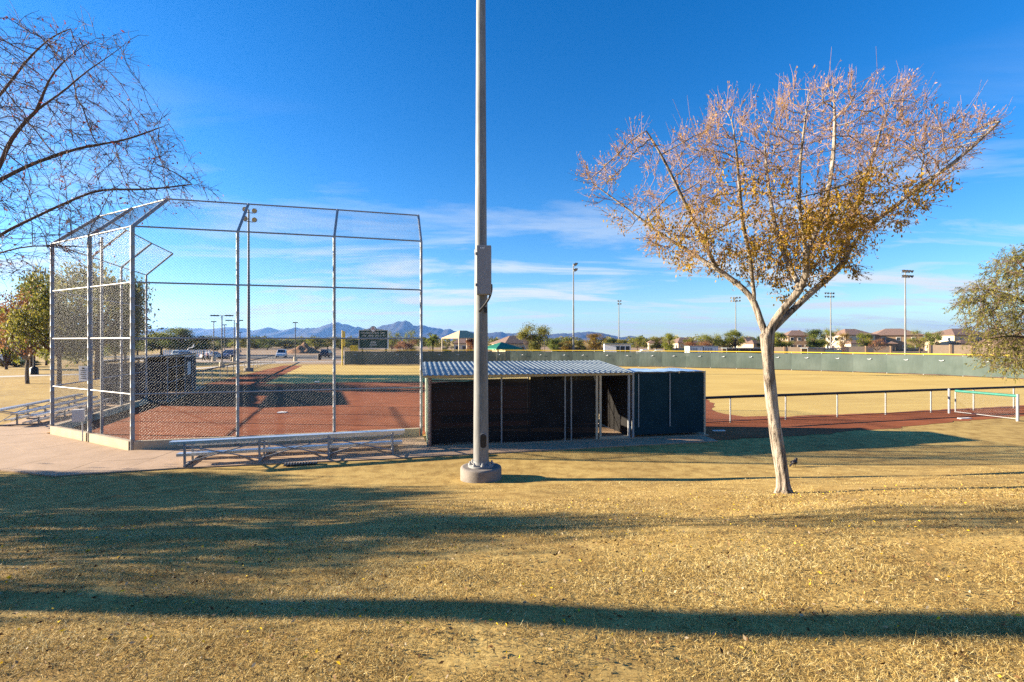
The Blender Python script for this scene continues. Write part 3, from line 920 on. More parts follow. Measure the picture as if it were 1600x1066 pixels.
# ------------------------------------------------------------------ outfield fence
FH = 2.2
o = (OFP[12][0], OFP[12][1], 0)
of = thing('outfield_fence', 'long green screened outfield fence with yellow top', 'fence', o)
l3 = lambda p, z: Vector((p[0] - o[0], p[1] - o[1], z))
for i, p in enumerate(OFP):
    mb = MB(); mb.tube(l3(p, -.03), l3(p, FH), .04, .04, 8); mb.build('post', M['galv'], of)
for i, (a, b) in enumerate(zip(OFP[:-1], OFP[1:])):
    t = np.array((b[0] - a[0], b[1] - a[1])); ln = np.hypot(*t); t /= ln
    nn = np.array((t[1], -t[0]))
    if nn.dot(np.array(HOME) - np.array(a)) < 0: nn = -nn
    vs_, fs = [], []
    ks = np.linspace(0, 1, 11)
    for zi in np.linspace(0, 1, 6):
        for s in ks:
            bul = .045 + .07 * math.sin(math.pi * s) * math.sin(math.pi * zi) * (.3 + .7 * math.sin(i * 1.7) ** 2)
            z = .10 + .03 * math.sin(i * 2.1 + s * 5) + (FH - .16 - .10) * zi
            vs_.append((a[0] - o[0] + t[0] * ln * s + nn[0] * bul, a[1] - o[1] + t[1] * ln * s + nn[1] * bul, z))
    for r_ in range(5):
        for c_ in range(10): fs.append((r_ * 11 + c_, r_ * 11 + c_ + 1, (r_ + 1) * 11 + c_ + 1, (r_ + 1) * 11 + c_))
    ws = MB().add(vs_, fs, True).build('windscreen', M['screen_green'], of)
    # half-moon wind flap
    mb = MB(); c = np.array(a) + t * ln * (.5 + .06 * math.sin(i * 3.3)) - np.array(o[:2]) + nn * .14
    zc = FH * .74
    ring = [(math.cos(q), math.sin(q)) for q in np.linspace(math.pi * 1.08, math.pi * 1.92, 9)]
    fl_ = [(c[0] + t[0] * x * .20 + nn[0] * .03, c[1] + t[1] * x * .20 + nn[1] * .03, zc + y * .13) for x, y in ring] + \
          [(c[0] + t[0] * x * .155, c[1] + t[1] * x * .155, zc + .02 + y * .10) for x, y in ring[::-1]]
    n9 = 9
    mb.add(fl_, [(k, k + 1, 2 * n9 - 2 - k, 2 * n9 - 1 - k) for k in range(n9 - 1)])
    mb.build('wind_flap', M['boxlight'], ws)
    MB().tube(l3(a, FH), l3(b, FH), .058, .058, 8).build('yellow_cap', M['yellow'], of)
    MB().tube(l3(a, .07), l3(b, .07), .025, .025, 6).build('bottom_rail', M['brownpost'], of)
fp = (OFP[0][0] - .25, OFP[0][1] - .2)
fpo = thing('foul_pole', 'yellow foul pole at the left end of the outfield fence', 'foul pole', (fp[0], fp[1], 0))
MB().tube((0, 0, 0), (0, 0, 5.1), .10, .09, 10).build('pole', M['yellow'], fpo)
mb = MB(); mb.box((.27, 0, 3.9), (.30, .03, 2.2)); mb.build('wing_screen', M['yellow'], fpo)

# ------------------------------------------------------------------ scoreboard
M['board'] = surf('scoreboard_green', (.006, .040, .030), (.012, .058, .044), 1.2, 0.5)
M['red'] = surf('emblem_red', (.38, .03, .04), (.46, .05, .06), 5, 0.5)
sd = 77.0
sx = gx(584, sd)
sb = thing('scoreboard', 'dark green scoreboard with round emblem behind the outfield fence', 'scoreboard', (sx, sd, 0))
bw = 44 / F * sd; zt = zat(516.5, sd); zb = zat(544, sd)
MB().box((0, 0, (zt + zb) / 2), (bw, .35, zt - zb)).build('panel', M['board'], sb)
for s in (-1, 1): MB().box((s * bw * .42, .25, zt / 2), (.22, .22, zt)).build('post', M['dark'], sb)
mb = MB()
for z in (zt + .03, zb - .03): mb.box((0, -.05, z), (bw + .16, .42, .07))
for s in (-1, 1): mb.box((s * (bw / 2 + .04), -.05, (zt + zb) / 2), (.07, .42, zt - zb))
mb.build('trim', M['white'], sb)
zm = zat(528.8, sd)
MB().box((0, -.19, zm), (bw - .05, .05, .13)).build('white_band', M['white'], sb)
def strip(mb, x0, x1, z, h, y=-.19, seed=0):
    """a run of small block letters too far away to read"""
    rr = random.Random(seed); x = x0
    while x < x1 - .05:
        w = min(rr.uniform(.09, .15), x1 - x)
        mb.box((x + .022, y, z), (.035, .03, h))
        k = rr.random()
        if k < .7: mb.box((x + w / 2, y, z + h / 2 - .025), (w, .03, .045))
        if k > .3: mb.box((x + w / 2, y, z - (h / 2 - .025) * (1 if k < .8 else 0)), (w, .03, .045))
        if k > .5: mb.box((x + w - .02, y, z + h * .1), (.035, .03, h * .7))
        x += w + .045
mb = MB()
z1 = zat(520.5, sd)
for x0, x1, sdv in ((-1.9, -1.25, 1), (-1.1, .95, 2), (1.15, 1.95, 3)): strip(mb, x0, x1, z1, .21, seed=sdv)
z2 = zat(524.8, sd)
for x0, x1, sdv in ((-1.75, -1.2, 4), (-.8, -.02, 5), (.32, .8, 6), (1.15, 1.3, 7), (1.55, 1.75, 8)): strip(mb, x0, x1, z2, .24, seed=sdv)
for x0, x1, sdv in ((-1.95, -1.0, 9), (.95, 1.8, 10)): strip(mb, x0, x1, zat(530.4, sd), .12, seed=sdv)
strip(mb, -.42, .42, zat(535, sd), .28, seed=11)
strip(mb, -.02, .62, zat(539.2, sd), .25, seed=12)
ringp = [(-.36 + .2 * math.cos(t), zat(539.2, sd) + .17 * math.sin(t)) for t in np.linspace(0, 2 * math.pi, 13)]
for a, b in zip(ringp[:-1], ringp[1:]): mb.tube((a[0], -.19, a[1]), (b[0], -.19, b[1]), .035, .035, 5)
mb.build('lettering', M['white'], sb)
zc = zat(514.6, sd)
fr2 = lambda x, y, z: (x, y, zc + z)
dk = MB().prism([(.50 * math.cos(t), .50 * math.sin(t)) for t in np.linspace(0, 2 * math.pi, 25)[:-1]], -.36, -.19, fr2).build('emblem', M['dark'], sb)
MB().prism([(.41 * math.cos(t), .41 * math.sin(t)) for t in np.linspace(0, 2 * math.pi, 25)[:-1]], -.38, -.355, fr2).build('emblem_face', M['white'], dk)
mb = MB()
mb.prism([(-.26, -.20), (-.14, -.20), (.03, .30), (-.05, .34)], -.40, -.375, fr2); mb.prism([(.13, -.20), (.27, -.20), (.09, .30), (.01, .34)], -.40, -.375, fr2)
mb.build('emblem_letter', M['red'], dk)
MB().prism([(-.10, -.10), (.10, -.10), (.0, .10)], -.402, -.376, fr2).build('emblem_core', M['white'], dk)
for s in (-1, 1):
    mb = MB(); mb.prism([(s * .40, -.18), (s * 1.95, -.18), (s * 1.55, -.02), (s * .40, .10)], -.15, .0, fr2); w_ = mb.build('scroll', M['white'], sb)
    mb = MB(); mb.prism([(s * .55, -.06), (s * 1.15, -.10), (s * .55, .02)], -.17, -.14, fr2); mb.prism([(s * 1.0, -.12), (s * 1.6, -.12), (s * 1.3, -.04)], -.17, -.14, fr2)
    mb.build('scroll_stripe', M['dark'], w_)

# ------------------------------------------------------------------ trees
def grow(seed_chains, attr, step, infl, kill, iters, trop=(0, 0, .1), maxn=9000, rs=None):
    """space colonisation from given limbs; returns positions, parents"""
    rs = rs or np.random.default_rng(1)
    pos, par = [], []
    for ch, attach in seed_chains:
        prev = attach
        for k, p in enumerate(ch):
            pos.append(np.array(p, float)); par.append(prev); prev = len(pos) - 1
    pos_a = np.zeros((maxn + 10, 3)); n = len(pos); pos_a[:n] = pos
    nd = np.full(len(attr), 1e9); ni = np.zeros(len(attr), int)
    def upd(i0, i1):
        for s in range(i0, i1, 400):
            blk = pos_a[s:min(s + 400, i1)]
            D = np.linalg.norm(attr[:, None, :] - blk[None], axis=2)
            j = D.argmin(1); d = D[np.arange(len(attr)), j]
            m = d < nd
            nd[m] = d[m]; ni[m] = j[m] + s
    upd(0, n)
    alive = np.ones(len(attr), bool)
    trop = np.array(trop, float)
    kids = {}
    for _ in range(iters):
        alive &= nd > kill
        act = alive & (nd < infl)
        if not act.any() or n >= maxn: break
        acc = np.zeros((n, 3))
        v = attr[act] - pos_a[ni[act]]
        v /= np.linalg.norm(v, axis=1)[:, None] + 1e-9
        np.add.at(acc, ni[act], v)
        idx = np.unique(ni[act]); n0 = n
        for i in idx:
            d = acc[i]; l = np.linalg.norm(d)
            if l < 1e-6: continue
            d = d / l + trop + rs.normal(0, .10, 3); d /= np.linalg.norm(d)
            q = pos_a[i] + d * step
            ks = kids.setdefault(i, [])
            if len(ks) >= 3 or any(np.linalg.norm(q - pos_a[k]) < step * .45 for k in ks):
                alive[act & (ni == i)] &= rs.random((act & (ni == i)).sum()) > .4
                continue
            if n >= maxn: break
            pos_a[n] = q; par.append(i); ks.append(n); n += 1
        if n > n0: upd(n0, n)
    return pos_a[:n].copy(), np.array(par[:n])

def radii(par, n, tip, expo, seg=0.0):
    acc = np.zeros(n); r = np.zeros(n)
    for i in range(n - 1, -1, -1):
        r[i] = max(tip, (acc[i]) ** (1 / expo)) if acc[i] > 0 else tip
        if par[i] >= 0: acc[par[i]] += r[i] ** expo
    return r
def chains_of(par, r):
    n = len(par); ch = [[] for _ in range(n)]
    roots = []
    for i, p in enumerate(par):
        (ch[p] if p >= 0 else roots).append(i)
    out = []; stack = [(i, None) for i in roots]
    while stack:
        i, par_i = stack.pop()
        c = ([par_i] if par_i is not None else []) + [i]
        while ch[i]:
            ks = sorted(ch[i], key=lambda k: -r[k])
            for k in ks[1:]: stack.append((k, i))
            i = ks[0]; c.append(i)
        out.append((c, par_i is not None))
    return out
def tube_mesh(chains, nside, wob=0.0, seed=0):
    """chains: list of (points Nx3, radii N). One continuous tube each."""
    Vs, Fs = [], []; off = 0
    rs = np.random.default_rng(seed)
    ang = np.linspace(0, 2 * np.pi, nside, endpoint=False)
    for pts, rr in chains:
        pts = np.asarray(pts); m = len(pts)
        t = np.gradient(pts, axis=0); t /= np.linalg.norm(t, axis=1)[:, None] + 1e-9
        u = np.cross(t[0], (0, 0, 1.0))
        if np.linalg.norm(u) < .05: u = np.cross(t[0], (0, 1.0, 0))
        u /= np.linalg.norm(u)
        ph = rs.random(4) * 6.28
        for k in range(m):
            u = u - t[k] * u.dot(t[k]); u /= np.linalg.norm(u) + 1e-9
            w = np.cross(t[k], u)
            rad = rr[k] * np.ones(nside)
            if wob: rad = rad * (1 + wob * np.sin(3 * ang + ph[0] + k * .16) + wob * .7 * np.sin(5 * ang + ph[1] - k * .23) + wob * .5 * math.sin(k * .9 + ph[2]))
            Vs.append(pts[k] + np.cos(ang)[:, None] * u * rad[:, None] + np.sin(ang)[:, None] * w * rad[:, None])
        for k in range(m - 1):
            a = off + k * nside
            i = np.arange(nside); j = (i + 1) % nside
            Fs.append(np.stack([a + i, a + j, a + nside + j, a + nside + i], 1))
        off += m * nside
    return np.concatenate(Vs), np.concatenate(Fs)
def leaf_quads(pos, dirs, L, W, rs):
    n = len(pos)
    d = dirs / (np.linalg.norm(dirs, axis=1)[:, None] + 1e-9)
    s = np.cross(d, rs.normal(size=(n, 3))); s /= np.linalg.norm(s, axis=1)[:, None] + 1e-9
    nn = np.cross(d, s)
    L = np.broadcast_to(L, n)[:, None]; W = np.broadcast_to(W, n)[:, None]
    V = np.stack([pos, pos + d * L * .45 + s * W * .5 + nn * W * .15, pos + d * L, pos + d * L * .45 - s * W * .5 + nn * W * .15], 1).reshape(-1, 3)
    Fc = np.arange(4 * n).reshape(n, 4)
    return V, Fc

def bark(name, c1, c2, c3):
    m, nt, b, out = new_mat(name)
    v = coords(nt, 'Object', (1, 1, .16))
    n = noise(nt, v, 11, 7, 0.7, 0.9)
    c = ramp(nt, n, [(0.38, c1), (0.50, c2), (0.66, c3)])
    n2 = noise(nt, coords(nt, 'Object'), 4, 4)
    c = mixrgb(nt, 'MULTIPLY', 0.5, c, ramp(nt, n2, [(0.3, (.6, .55, .5)), (0.65, (1, 1, 1))]))
    nt.links.new(c, b.inputs['Base Color'])
    b.inputs['Roughness'].default_value = 0.95; b.inputs['Specular IOR Level'].default_value = 0.1
    bump(nt, b, n, 1.0, 0.09)
    return m
M['bark_pale'] = bark('pale_bark', (.05, .04, .032), (.30, .255, .205), (.46, .41, .345))
M['bark_brown'] = bark('brown_bark', (.05, .035, .025), (.12, .085, .06), (.18, .135, .10))
M['twig'] = surf('twig_tan', (.20, .125, .085), (.32, .21, .15), 5, 0.9)
M['twig_dark'] = surf('twig_dark', (.075, .05, .043), (.14, .095, .08), 5, 0.9)
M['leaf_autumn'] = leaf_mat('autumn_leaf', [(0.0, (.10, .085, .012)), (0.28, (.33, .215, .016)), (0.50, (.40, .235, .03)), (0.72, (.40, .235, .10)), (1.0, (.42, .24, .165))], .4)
M['leaf_red'] = leaf_mat('dry_red_leaf', [(0.0, (.14, .03, .03)), (0.6, (.24, .06, .05)), (1.0, (.32, .14, .08))], .35)
M['leaf_olive'] = leaf_mat('olive_leaf', [(0.0, (.060, .072, .015)), (0.5, (.15, .15, .028)), (0.85, (.25, .22, .04)), (1.0, (.33, .28, .06))], .42)
M['leaf_gold'] = leaf_mat('gold_leaf', [(0.0, (.08, .07, .014)), (0.4, (.20, .12, .025)), (0.75, (.30, .19, .03)), (1.0, (.36, .28, .035))], .4)
M['leaf_green'] = leaf_mat('green_leaf', [(0.0, (.038, .062, .014)), (0.5, (.10, .135, .024)), (1.0, (.20, .22, .036))], .42)
M['leaf_bright'] = leaf_mat('bright_leaf', [(0.0, (.075, .095, .012)), (0.5, (.20, .22, .026)), (1.0, (.33, .32, .035))], .45)
M['leaf_rust'] = leaf_mat('rust_leaf', [(0.0, (.13, .055, .025)), (0.5, (.25, .11, .05)), (1.0, (.34, .18, .09))], .35)
M['leaf_dark'] = leaf_mat('dark_leaf', [(0.0, (.018, .034, .010)), (0.5, (.040, .062, .016)), (1.0, (.075, .095, .022))], .3)

def in_poly(pts, poly):
    x, y = pts[:, 0], pts[:, 1]; ins = np.zeros(len(pts), bool); n = len(poly)
    for i in range(n):
        x0, y0 = poly[i]; x1, y1 = poly[(i + 1) % n]
        c = ((y0 > y) != (y1 > y)) & (x < (x1 - x0) * (y - y0) / ((y1 - y0) + 1e-12) + x0)
        ins ^= c
    return ins
def crown_points(outline, d0, thick, n, rs, lean=None):
    """points in a crown whose silhouette (x,z in metres at the trunk's distance) is `outline`"""
    poly = np.array(outline, float); c = poly.mean(0)
    lo, hi = poly.min(0), poly.max(0); out = []
    while sum(map(len, out)) < n:
        q = rs.uniform(lo, hi, (n * 2, 2)); q = q[in_poly(q, poly)]
        rel = (q - c) / ((hi - lo) / 2)
        t = np.sqrt(np.clip(1.08 - np.sum(rel ** 2, 1), .05, 1))
        y = rs.uniform(-1, 1, len(q)) * thick * t
        out.append(np.stack([q[:, 0], y, q[:, 1]], 1))
    pts = np.concatenate(out)[:n]
    if lean is not None:      # crown leans back a little: keep its breadth even through its depth
        k = 1 + .75 * pts[:, 1] / d0
        pts[:, 0] = (pts[:, 0] + lean[0]) * k - lean[0]; pts[:, 2] = (pts[:, 2] + lean[1]) * k - lean[1]
    return pts

def finish_tree(root, pos, par, r, thick_r, mats, sides=(12, 6, 3), wob=.05, seed=3, shoots=None):
    """split the skeleton into trunk, limbs and twigs"""
    groups = {'trunk': [], 'branches': [], 'twigs': []}
    for k, (c, side) in enumerate(chains_of(par, r)):
        pts = pos[c]; rr = r[c].copy()
        if side: rr[0] = rr[1]
        if len(pts) < 2: continue
        key = 'trunk' if (not side and rr.max() > thick_r) else ('branches' if rr.max() > thick_r * .16 else 'twigs')
        groups[key].append((pts, rr))
    if shoots: groups['twigs'] += shoots
    for (key, chs), ns, mt in zip(groups.items(), sides, mats):
        if chs:
            V, Fc = tube_mesh(chs, ns, wob if key == 'trunk' else (wob * .6 if key == 'branches' else 0), seed)
            obj(key, mesh_arrays(key, V, Fc, smooth=True), mt, root)

def px_pts(lst, d0, base):
    """photograph pixels plus an offset in depth -> metres relative to the tree's base"""
    out = []
    for px, py, dd in lst:
        d = d0 + dd
        out.append((gx(px, d) - base[0], dd, zat(py, d) - base[2]))
    return out
def densify(ch, step):
    ch = np.array(ch, float)
    t = np.r_[0, np.cumsum(np.linalg.norm(np.diff(ch, axis=0), axis=1))]
    tt = np.linspace(0, t[-1], max(2, int(round(t[-1] / step)) + 1))
    o_ = np.stack([np.interp(tt, t, ch[:, k]) for k in range(3)], 1)
    if len(o_) > 5:
        sm = o_.copy()
        for _ in range(2): sm[1:-1] = (sm[:-2] + 2 * sm[1:-1] + sm[2:]) / 4
        o_ = sm
    return o_

# --- the leafy tree on the right
TD = 8.75
tb_z = float(height(gx(1226, TD), TD))
tbase = (gx(1226, TD), TD, tb_z - .03)
t1 = thing('shade_tree', 'big vase-shaped tree with tan, gold and pink leaves, pale trunk', 'tree', tbase)
rs = np.random.default_rng(21)
D_ = lambda l: densify(px_pts(l, TD, tbase), .16)
trunk = D_([(1226, 776, 0), (1222, 735, 0), (1214, 690, .02), (1207, 640, .03), (1202, 590, .02), (1199, 555, 0), (1198, 525, 0)])
L_a = D_([(1198, 525, 0), (1187, 500, .05), (1180, 472, .12), (1168, 455, .2), (1120, 420, .35), (1075, 392, .6), (1030, 365, .8), (985, 330, .95), (945, 300, 1.0), (918, 282, 1.05)])
L_b = D_([(1180, 472, .12), (1176, 440, .0), (1172, 400, -.35), (1160, 350, -.7), (1155, 290, -1.0), (1150, 230, -1.2)])
L_c = D_([(1198, 525, 0), (1212, 496, -.1), (1235, 470, -.2), (1252, 452, -.3), (1262, 425, -.5), (1258, 380, -.8), (1248, 320, -1.1), (1250, 250, -1.4), (1258, 190, -1.6)])
L_d = D_([(1198, 525, 0), (1225, 497, .05), (1262, 462, .1), (1292, 437, .1), (1322, 410, .05), (1328, 385, .0), (1352, 358, -.1), (1395, 325, -.3), (1440, 290, -.5), (1490, 255, -.6), (1530, 220, -.6), (1562, 190, -.6)])
L_e = D_([(1322, 405, .05), (1325, 370, .35), (1340, 320, .7), (1360, 260, 1.0), (1380, 190, 1.2), (1400, 130, 1.3)])
L_f = D_([(1252, 452, -.3), (1225, 400, .2), (1210, 350, .5), (1200, 290, .8), (1195, 230, 1.0)])
L_g = D_([(1120, 420, .35), (1090, 360, .1), (1062, 300, -.2), (1035, 245, -.4), (1010, 205, -.5)])
L_h = D_([(1258, 400, -.7), (1285, 340, -.6), (1300, 270, -.5), (1305, 200, -.4), (1302, 130, -.3)])
chains = [(trunk, -1)]
n0 = len(trunk) - 1
def attach_idx(chs, p):
    best = None; k = 0
    for ch, _ in chs:
        for q in ch:
            d = np.linalg.norm(np.array(q) - np.array(p))
            if best is None or d < best[0]: best = (d, k)
            k += 1
    return best[1]
for Lm in (L_a, L_b, L_c, L_d, L_e, L_f, L_g, L_h):
    chains.append((Lm[1:], attach_idx(chains, Lm[0])))
out_px = [(905, 272), (935, 262), (985, 212), (1030, 235), (1060, 222), (1098, 215), (1115, 165), (1150, 180), (1195, 200), (1218, 150), (1255, 175), (1290, 140), (1345, 150), (1375, 165),
          (1408, 120), (1432, 140), (1430, 190), (1470, 200), (1525, 182), (1572, 186), (1540, 228), (1490, 275), (1420, 335), (1375, 375), (1345, 428), (1310, 400), (1262, 440), (1225, 452), (1185, 440),
          (1150, 438), (1110, 425), (1060, 415), (1015, 380), (960, 345), (925, 310)]
outl = [(gx(a, TD) - tbase[0], zat(b, TD) - tbase[2]) for a, b in out_px]
oc = np.mean(outl, axis=0)
outl = [tuple(oc + (np.array(q) - oc) * np.array((1.0, 1.05))) for q in outl]
att = crown_points(outl, TD, 1.8, 7600, rs, (tbase[0], tbase[2] - CH))
gap = np.sin(att[:, 0] * 2.6 + 1.3 * np.sin(att[:, 2] * 1.9)) + np.sin(att[:, 2] * 3.1 + 1.7 * np.sin(att[:, 1] * 2.2 + att[:, 0])) + np.sin(att[:, 1] * 3.3 + 1.2 * np.sin(att[:, 0] * 2.4))
att = att[gap > -.15]
pos, par = grow(chains, att, .13, 1.1, .17, 140, (0, 0, .07), 13000, rs)
r = radii(par, len(pos), .0028, 2.15)
r = r / r[len(trunk) - 3] * .100
r = np.maximum(r, .0027)
for k in range(len(trunk)):
    t = k / (len(trunk) - 1)
    r[k] = .104 - .010 * t + .085 * math.exp(-t * 26) + .024 * max(0, t - .85) / .15
is_tip = np.ones(len(pos), bool); is_tip[par[par >= 0]] = False
thin = np.where((r < .008) & (np.arange(len(pos)) > 200))[0]
sh = []; lp_, ld_, lt_ = [], [], []
H0, H1 = min(q[1] for q in outl), max(q[1] for q in outl)
pick = np.r_[np.where(is_tip)[0], rs.choice(thin, 3600)]
for i in pick:
    p = pos[i]; pr = pos[par[i]] if par[i] >= 0 else p - (0, 0, .1)
    d = p - pr; d /= np.linalg.norm(d) + 1e-9
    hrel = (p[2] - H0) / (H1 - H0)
    for _ in range(2 if is_tip[i] else 1):
        out_v = p - np.array((0, 0, H0)); out_v /= np.linalg.norm(out_v)
        dd = d * .8 + out_v * .6 + np.array((0, 0, .25 if hrel > .3 else -.25)) + rs.normal(0, .35, 3); dd /= np.linalg.norm(dd)
        ln = rs.uniform(.12, .34) * (1.0 + .3 * hrel)
        q = p + dd * ln * .5 + rs.normal(0, .015, 3); q2 = p + dd * ln + np.array((0, 0, .04 * ln))
        sh.append((np.array([p, q, q2]), np.array([.0034, .0028, .0018])))
        nl = rs.integers(4, 9)
        for _k in range(nl):
            tt = rs.uniform(.15, 1.0)
            lp_.append(p + (q2 - p) * tt); ld_.append(dd * .7 + rs.normal(0, .6, 3)); lt_.append(hrel)
# a few long straight leader shoots above the crown
for i in rs.choice(np.where(is_tip & (pos[:, 2] > H0 + .55 * (H1 - H0)))[0], 90):
    p = pos[i]; out_v = p - np.array((0, 0, H0 - 1)); out_v /= np.linalg.norm(out_v)
    dd = out_v + np.array((0, 0, .35)) + rs.normal(0, .12, 3); dd /= np.linalg.norm(dd); ln = rs.uniform(.3, .85)
    sh.append((np.array([p, p + dd * ln * .5 + rs.normal(0, .02, 3), p + dd * ln]), np.array([.0045, .0034, .0018])))
lp_, ld_, lt_ = np.array(lp_), np.array(ld_), np.array(lt_)
# gold leaves hang in the lower middle of the crown
low = pos[(pos[:, 2] < H0 + .46 * (H1 - H0)) & (r < .02) & (np.arange(len(pos)) > 200)]
gsel = low[rs.integers(0, len(low), 17000)]
keep = rs.random(len(gsel)) < np.clip(1.25 - np.abs(gsel[:, 0] - .35) / 2.5, .08, 1)
cl = gsel[keep]; cl = cl[rs.choice(len(cl), 1150, replace=False)]
nk = rs.integers(4, 15, len(cl)); gsel = np.repeat(cl, nk, 0)
gsel = gsel + rs.normal(0, 1, gsel.shape) * np.array((.05, .05, .075)) + np.array((0, 0, -.04))
gd_ = rs.normal(0, .5, (len(gsel), 3)) + np.array((0, 0, -.9))
tint_g = np.clip(.34 + rs.normal(0, .17, len(gsel)), 0, .7)
keep2 = rs.random(len(lp_)) < np.where(lt_ > .7, .28, np.where(lt_ > .45, .42, .5))
lp_, ld_, lt_ = lp_[keep2], ld_[keep2], lt_[keep2]
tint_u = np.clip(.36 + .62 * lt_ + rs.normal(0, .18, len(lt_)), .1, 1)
V1, F1 = leaf_quads(lp_, ld_, rs.uniform(.03, .055, len(lp_)), rs.uniform(.013, .023, len(lp_)), rs)
V2, F2 = leaf_quads(gsel, gd_, rs.uniform(.05, .085, len(gsel)), rs.uniform(.024, .036, len(gsel)), rs)
finish_tree(t1, pos, par, r, .05, (M['bark_pale'], M['bark_pale'], M['twig']), (20, 8, 3), .075, 5, sh)
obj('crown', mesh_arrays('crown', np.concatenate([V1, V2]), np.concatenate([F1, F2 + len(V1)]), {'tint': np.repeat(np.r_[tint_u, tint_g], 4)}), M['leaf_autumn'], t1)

# --- the bare tree reaching in from the left
BD = 6.8
bbase = (-9.4, BD, float(height(-9.4, BD)) - .03)
t2 = thing('bare_tree', 'nearly bare dark-limbed tree reaching in over the upper left', 'tree', bbase)
D2 = lambda l: densify(px_pts(l, BD, bbase), .16)
fork = (-225, 590, 0)
b_trunk = densify([(0, 0, 0), (.05, 0, .8), (.0, .05, 1.6), (gx(-225, BD) - bbase[0], 0, zat(590, BD) - bbase[2])], .16)
limbs = [
    D2([fork, (-120, 470, -.1), (0, 366, -.2), (83, 326, -.3), (153, 295, -.3), (231, 297, -.2), (300, 288, -.1)]),
    D2([fork, (-150, 400, .3), (-60, 320, .5), (0, 281, .6), (50, 256, .7), (124, 231, .8), (198, 219, .8), (264, 194, .9)]),
    D2([fork, (-170, 430, -.5), (-80, 330, -.7), (0, 268, -.8), (8, 231, -.8), (25, 206, -.9), (62, 165, -.9), (95, 149, -.9), (132, 112, -.9), (174, 87, -.8), (204, 62, -.8)]),
    D2([fork, (-190, 360, .9), (-80, 220, 1.2), (0, 150, 1.3), (45, 90, 1.3), (83, 55, 1.3), (110, 45, 1.3)]),
    D2([fork, (-130, 490, -.9), (-40, 410, -1.1), (0, 395, -1.2), (41, 383, -1.2), (136, 386, -1.2)]),
    D2([fork, (-260, 420, 0), (-320, 250, .2), (-340, 60, .3)]),
    D2([fork, (-330, 480, .5), (-450, 340, .8), (-540, 200, .9)])]
chains = [(b_trunk, -1)]
for Lm in limbs: chains.append((Lm[1:], attach_idx(chains, Lm[0])))
chains.append((D2([(62, 165, -.9), (75, 120, -1.0), (110, 85, -1.0), (150, 60, -1.0)])[1:], 0))
chains[-1] = (chains[-1][0], attach_idx(chains[:-1], D2([(62, 165, -.9), (75, 160, -.9)])[0]))
rs = np.random.default_rng(5)
bo_px = [(-420, 300), (-430, 120), (-330, -20), (-150, -40), (-20, 20), (65, 18), (100, 40), (195, 45), (205, 70), (150, 130), (175, 165), (235, 175), (288, 190), (298, 250), (345, 297), (270, 330), (200, 330), (150, 400), (60, 430), (-40, 470), (-200, 450), (-330, 430)]
outl = [(gx(a, BD) - bbase[0], zat(b, BD) - bbase[2]) for a, b in bo_px]
oc = np.mean(outl, axis=0)
outl = [tuple(oc + (np.array(q) - oc) * .96) for q in outl]
att = crown_points(outl, BD, 1.7, 3400, rs, (bbase[0], bbase[2] - CH))
pos, par = grow(chains, att, .13, 1.2, .17, 140, (0, 0, .0), 12000, rs)
r = radii(par, len(pos), .0022, 2.1)
r = np.maximum(r / r[len(b_trunk) - 3] * .066, .0020)
r[:len(b_trunk)] = np.linspace(.16, .12, len(b_trunk))
is_tip = np.ones(len(pos), bool); is_tip[par[par >= 0]] = False
thin = np.where((r < .009) & (np.arange(len(pos)) > 150))[0]
sh, lp_, ld_ = [], [], []
for i in np.r_[np.where(is_tip)[0], rs.choice(thin, 2600)]:
    p = pos[i]; d = p - pos[par[i]]; d /= np.linalg.norm(d) + 1e-9
    for _ in range(2):
        dd = d * .9 + rs.normal(0, .5, 3) + np.array((.25, 0, -.05)); dd /= np.linalg.norm(dd); ln = rs.uniform(.10, .34)
        q = p + dd * ln * .5 + rs.normal(0, .012, 3); q2 = p + dd * ln + np.array((0, 0, -.10 * ln))
        sh.append((np.array([p, q, q2]), np.array([.0030, .0024, .0014])))
        if rs.random() < .22:
            for _k in range(rs.integers(1, 3)):
                lp_.append(q2 if rs.random() < .5 else q); ld_.append(rs.normal(0, .6, 3) + np.array((0, 0, -.6)))
lp_, ld_ = np.array(lp_), np.array(ld_)
finish_tree(t2, pos, par, r, .05, (M['bark_brown'], M['twig_dark'], M['twig_dark']), (14, 7, 3), .05, 6, sh)
V1, F1 = leaf_quads(lp_, ld_, rs.uniform(.03, .055, len(lp_)), rs.uniform(.014, .024, len(lp_)), rs)
obj('crown', mesh_arrays('crown', V1, F1, {'tint': np.repeat(rs.random(len(lp_)), 4)}), M['leaf_red'], t2)

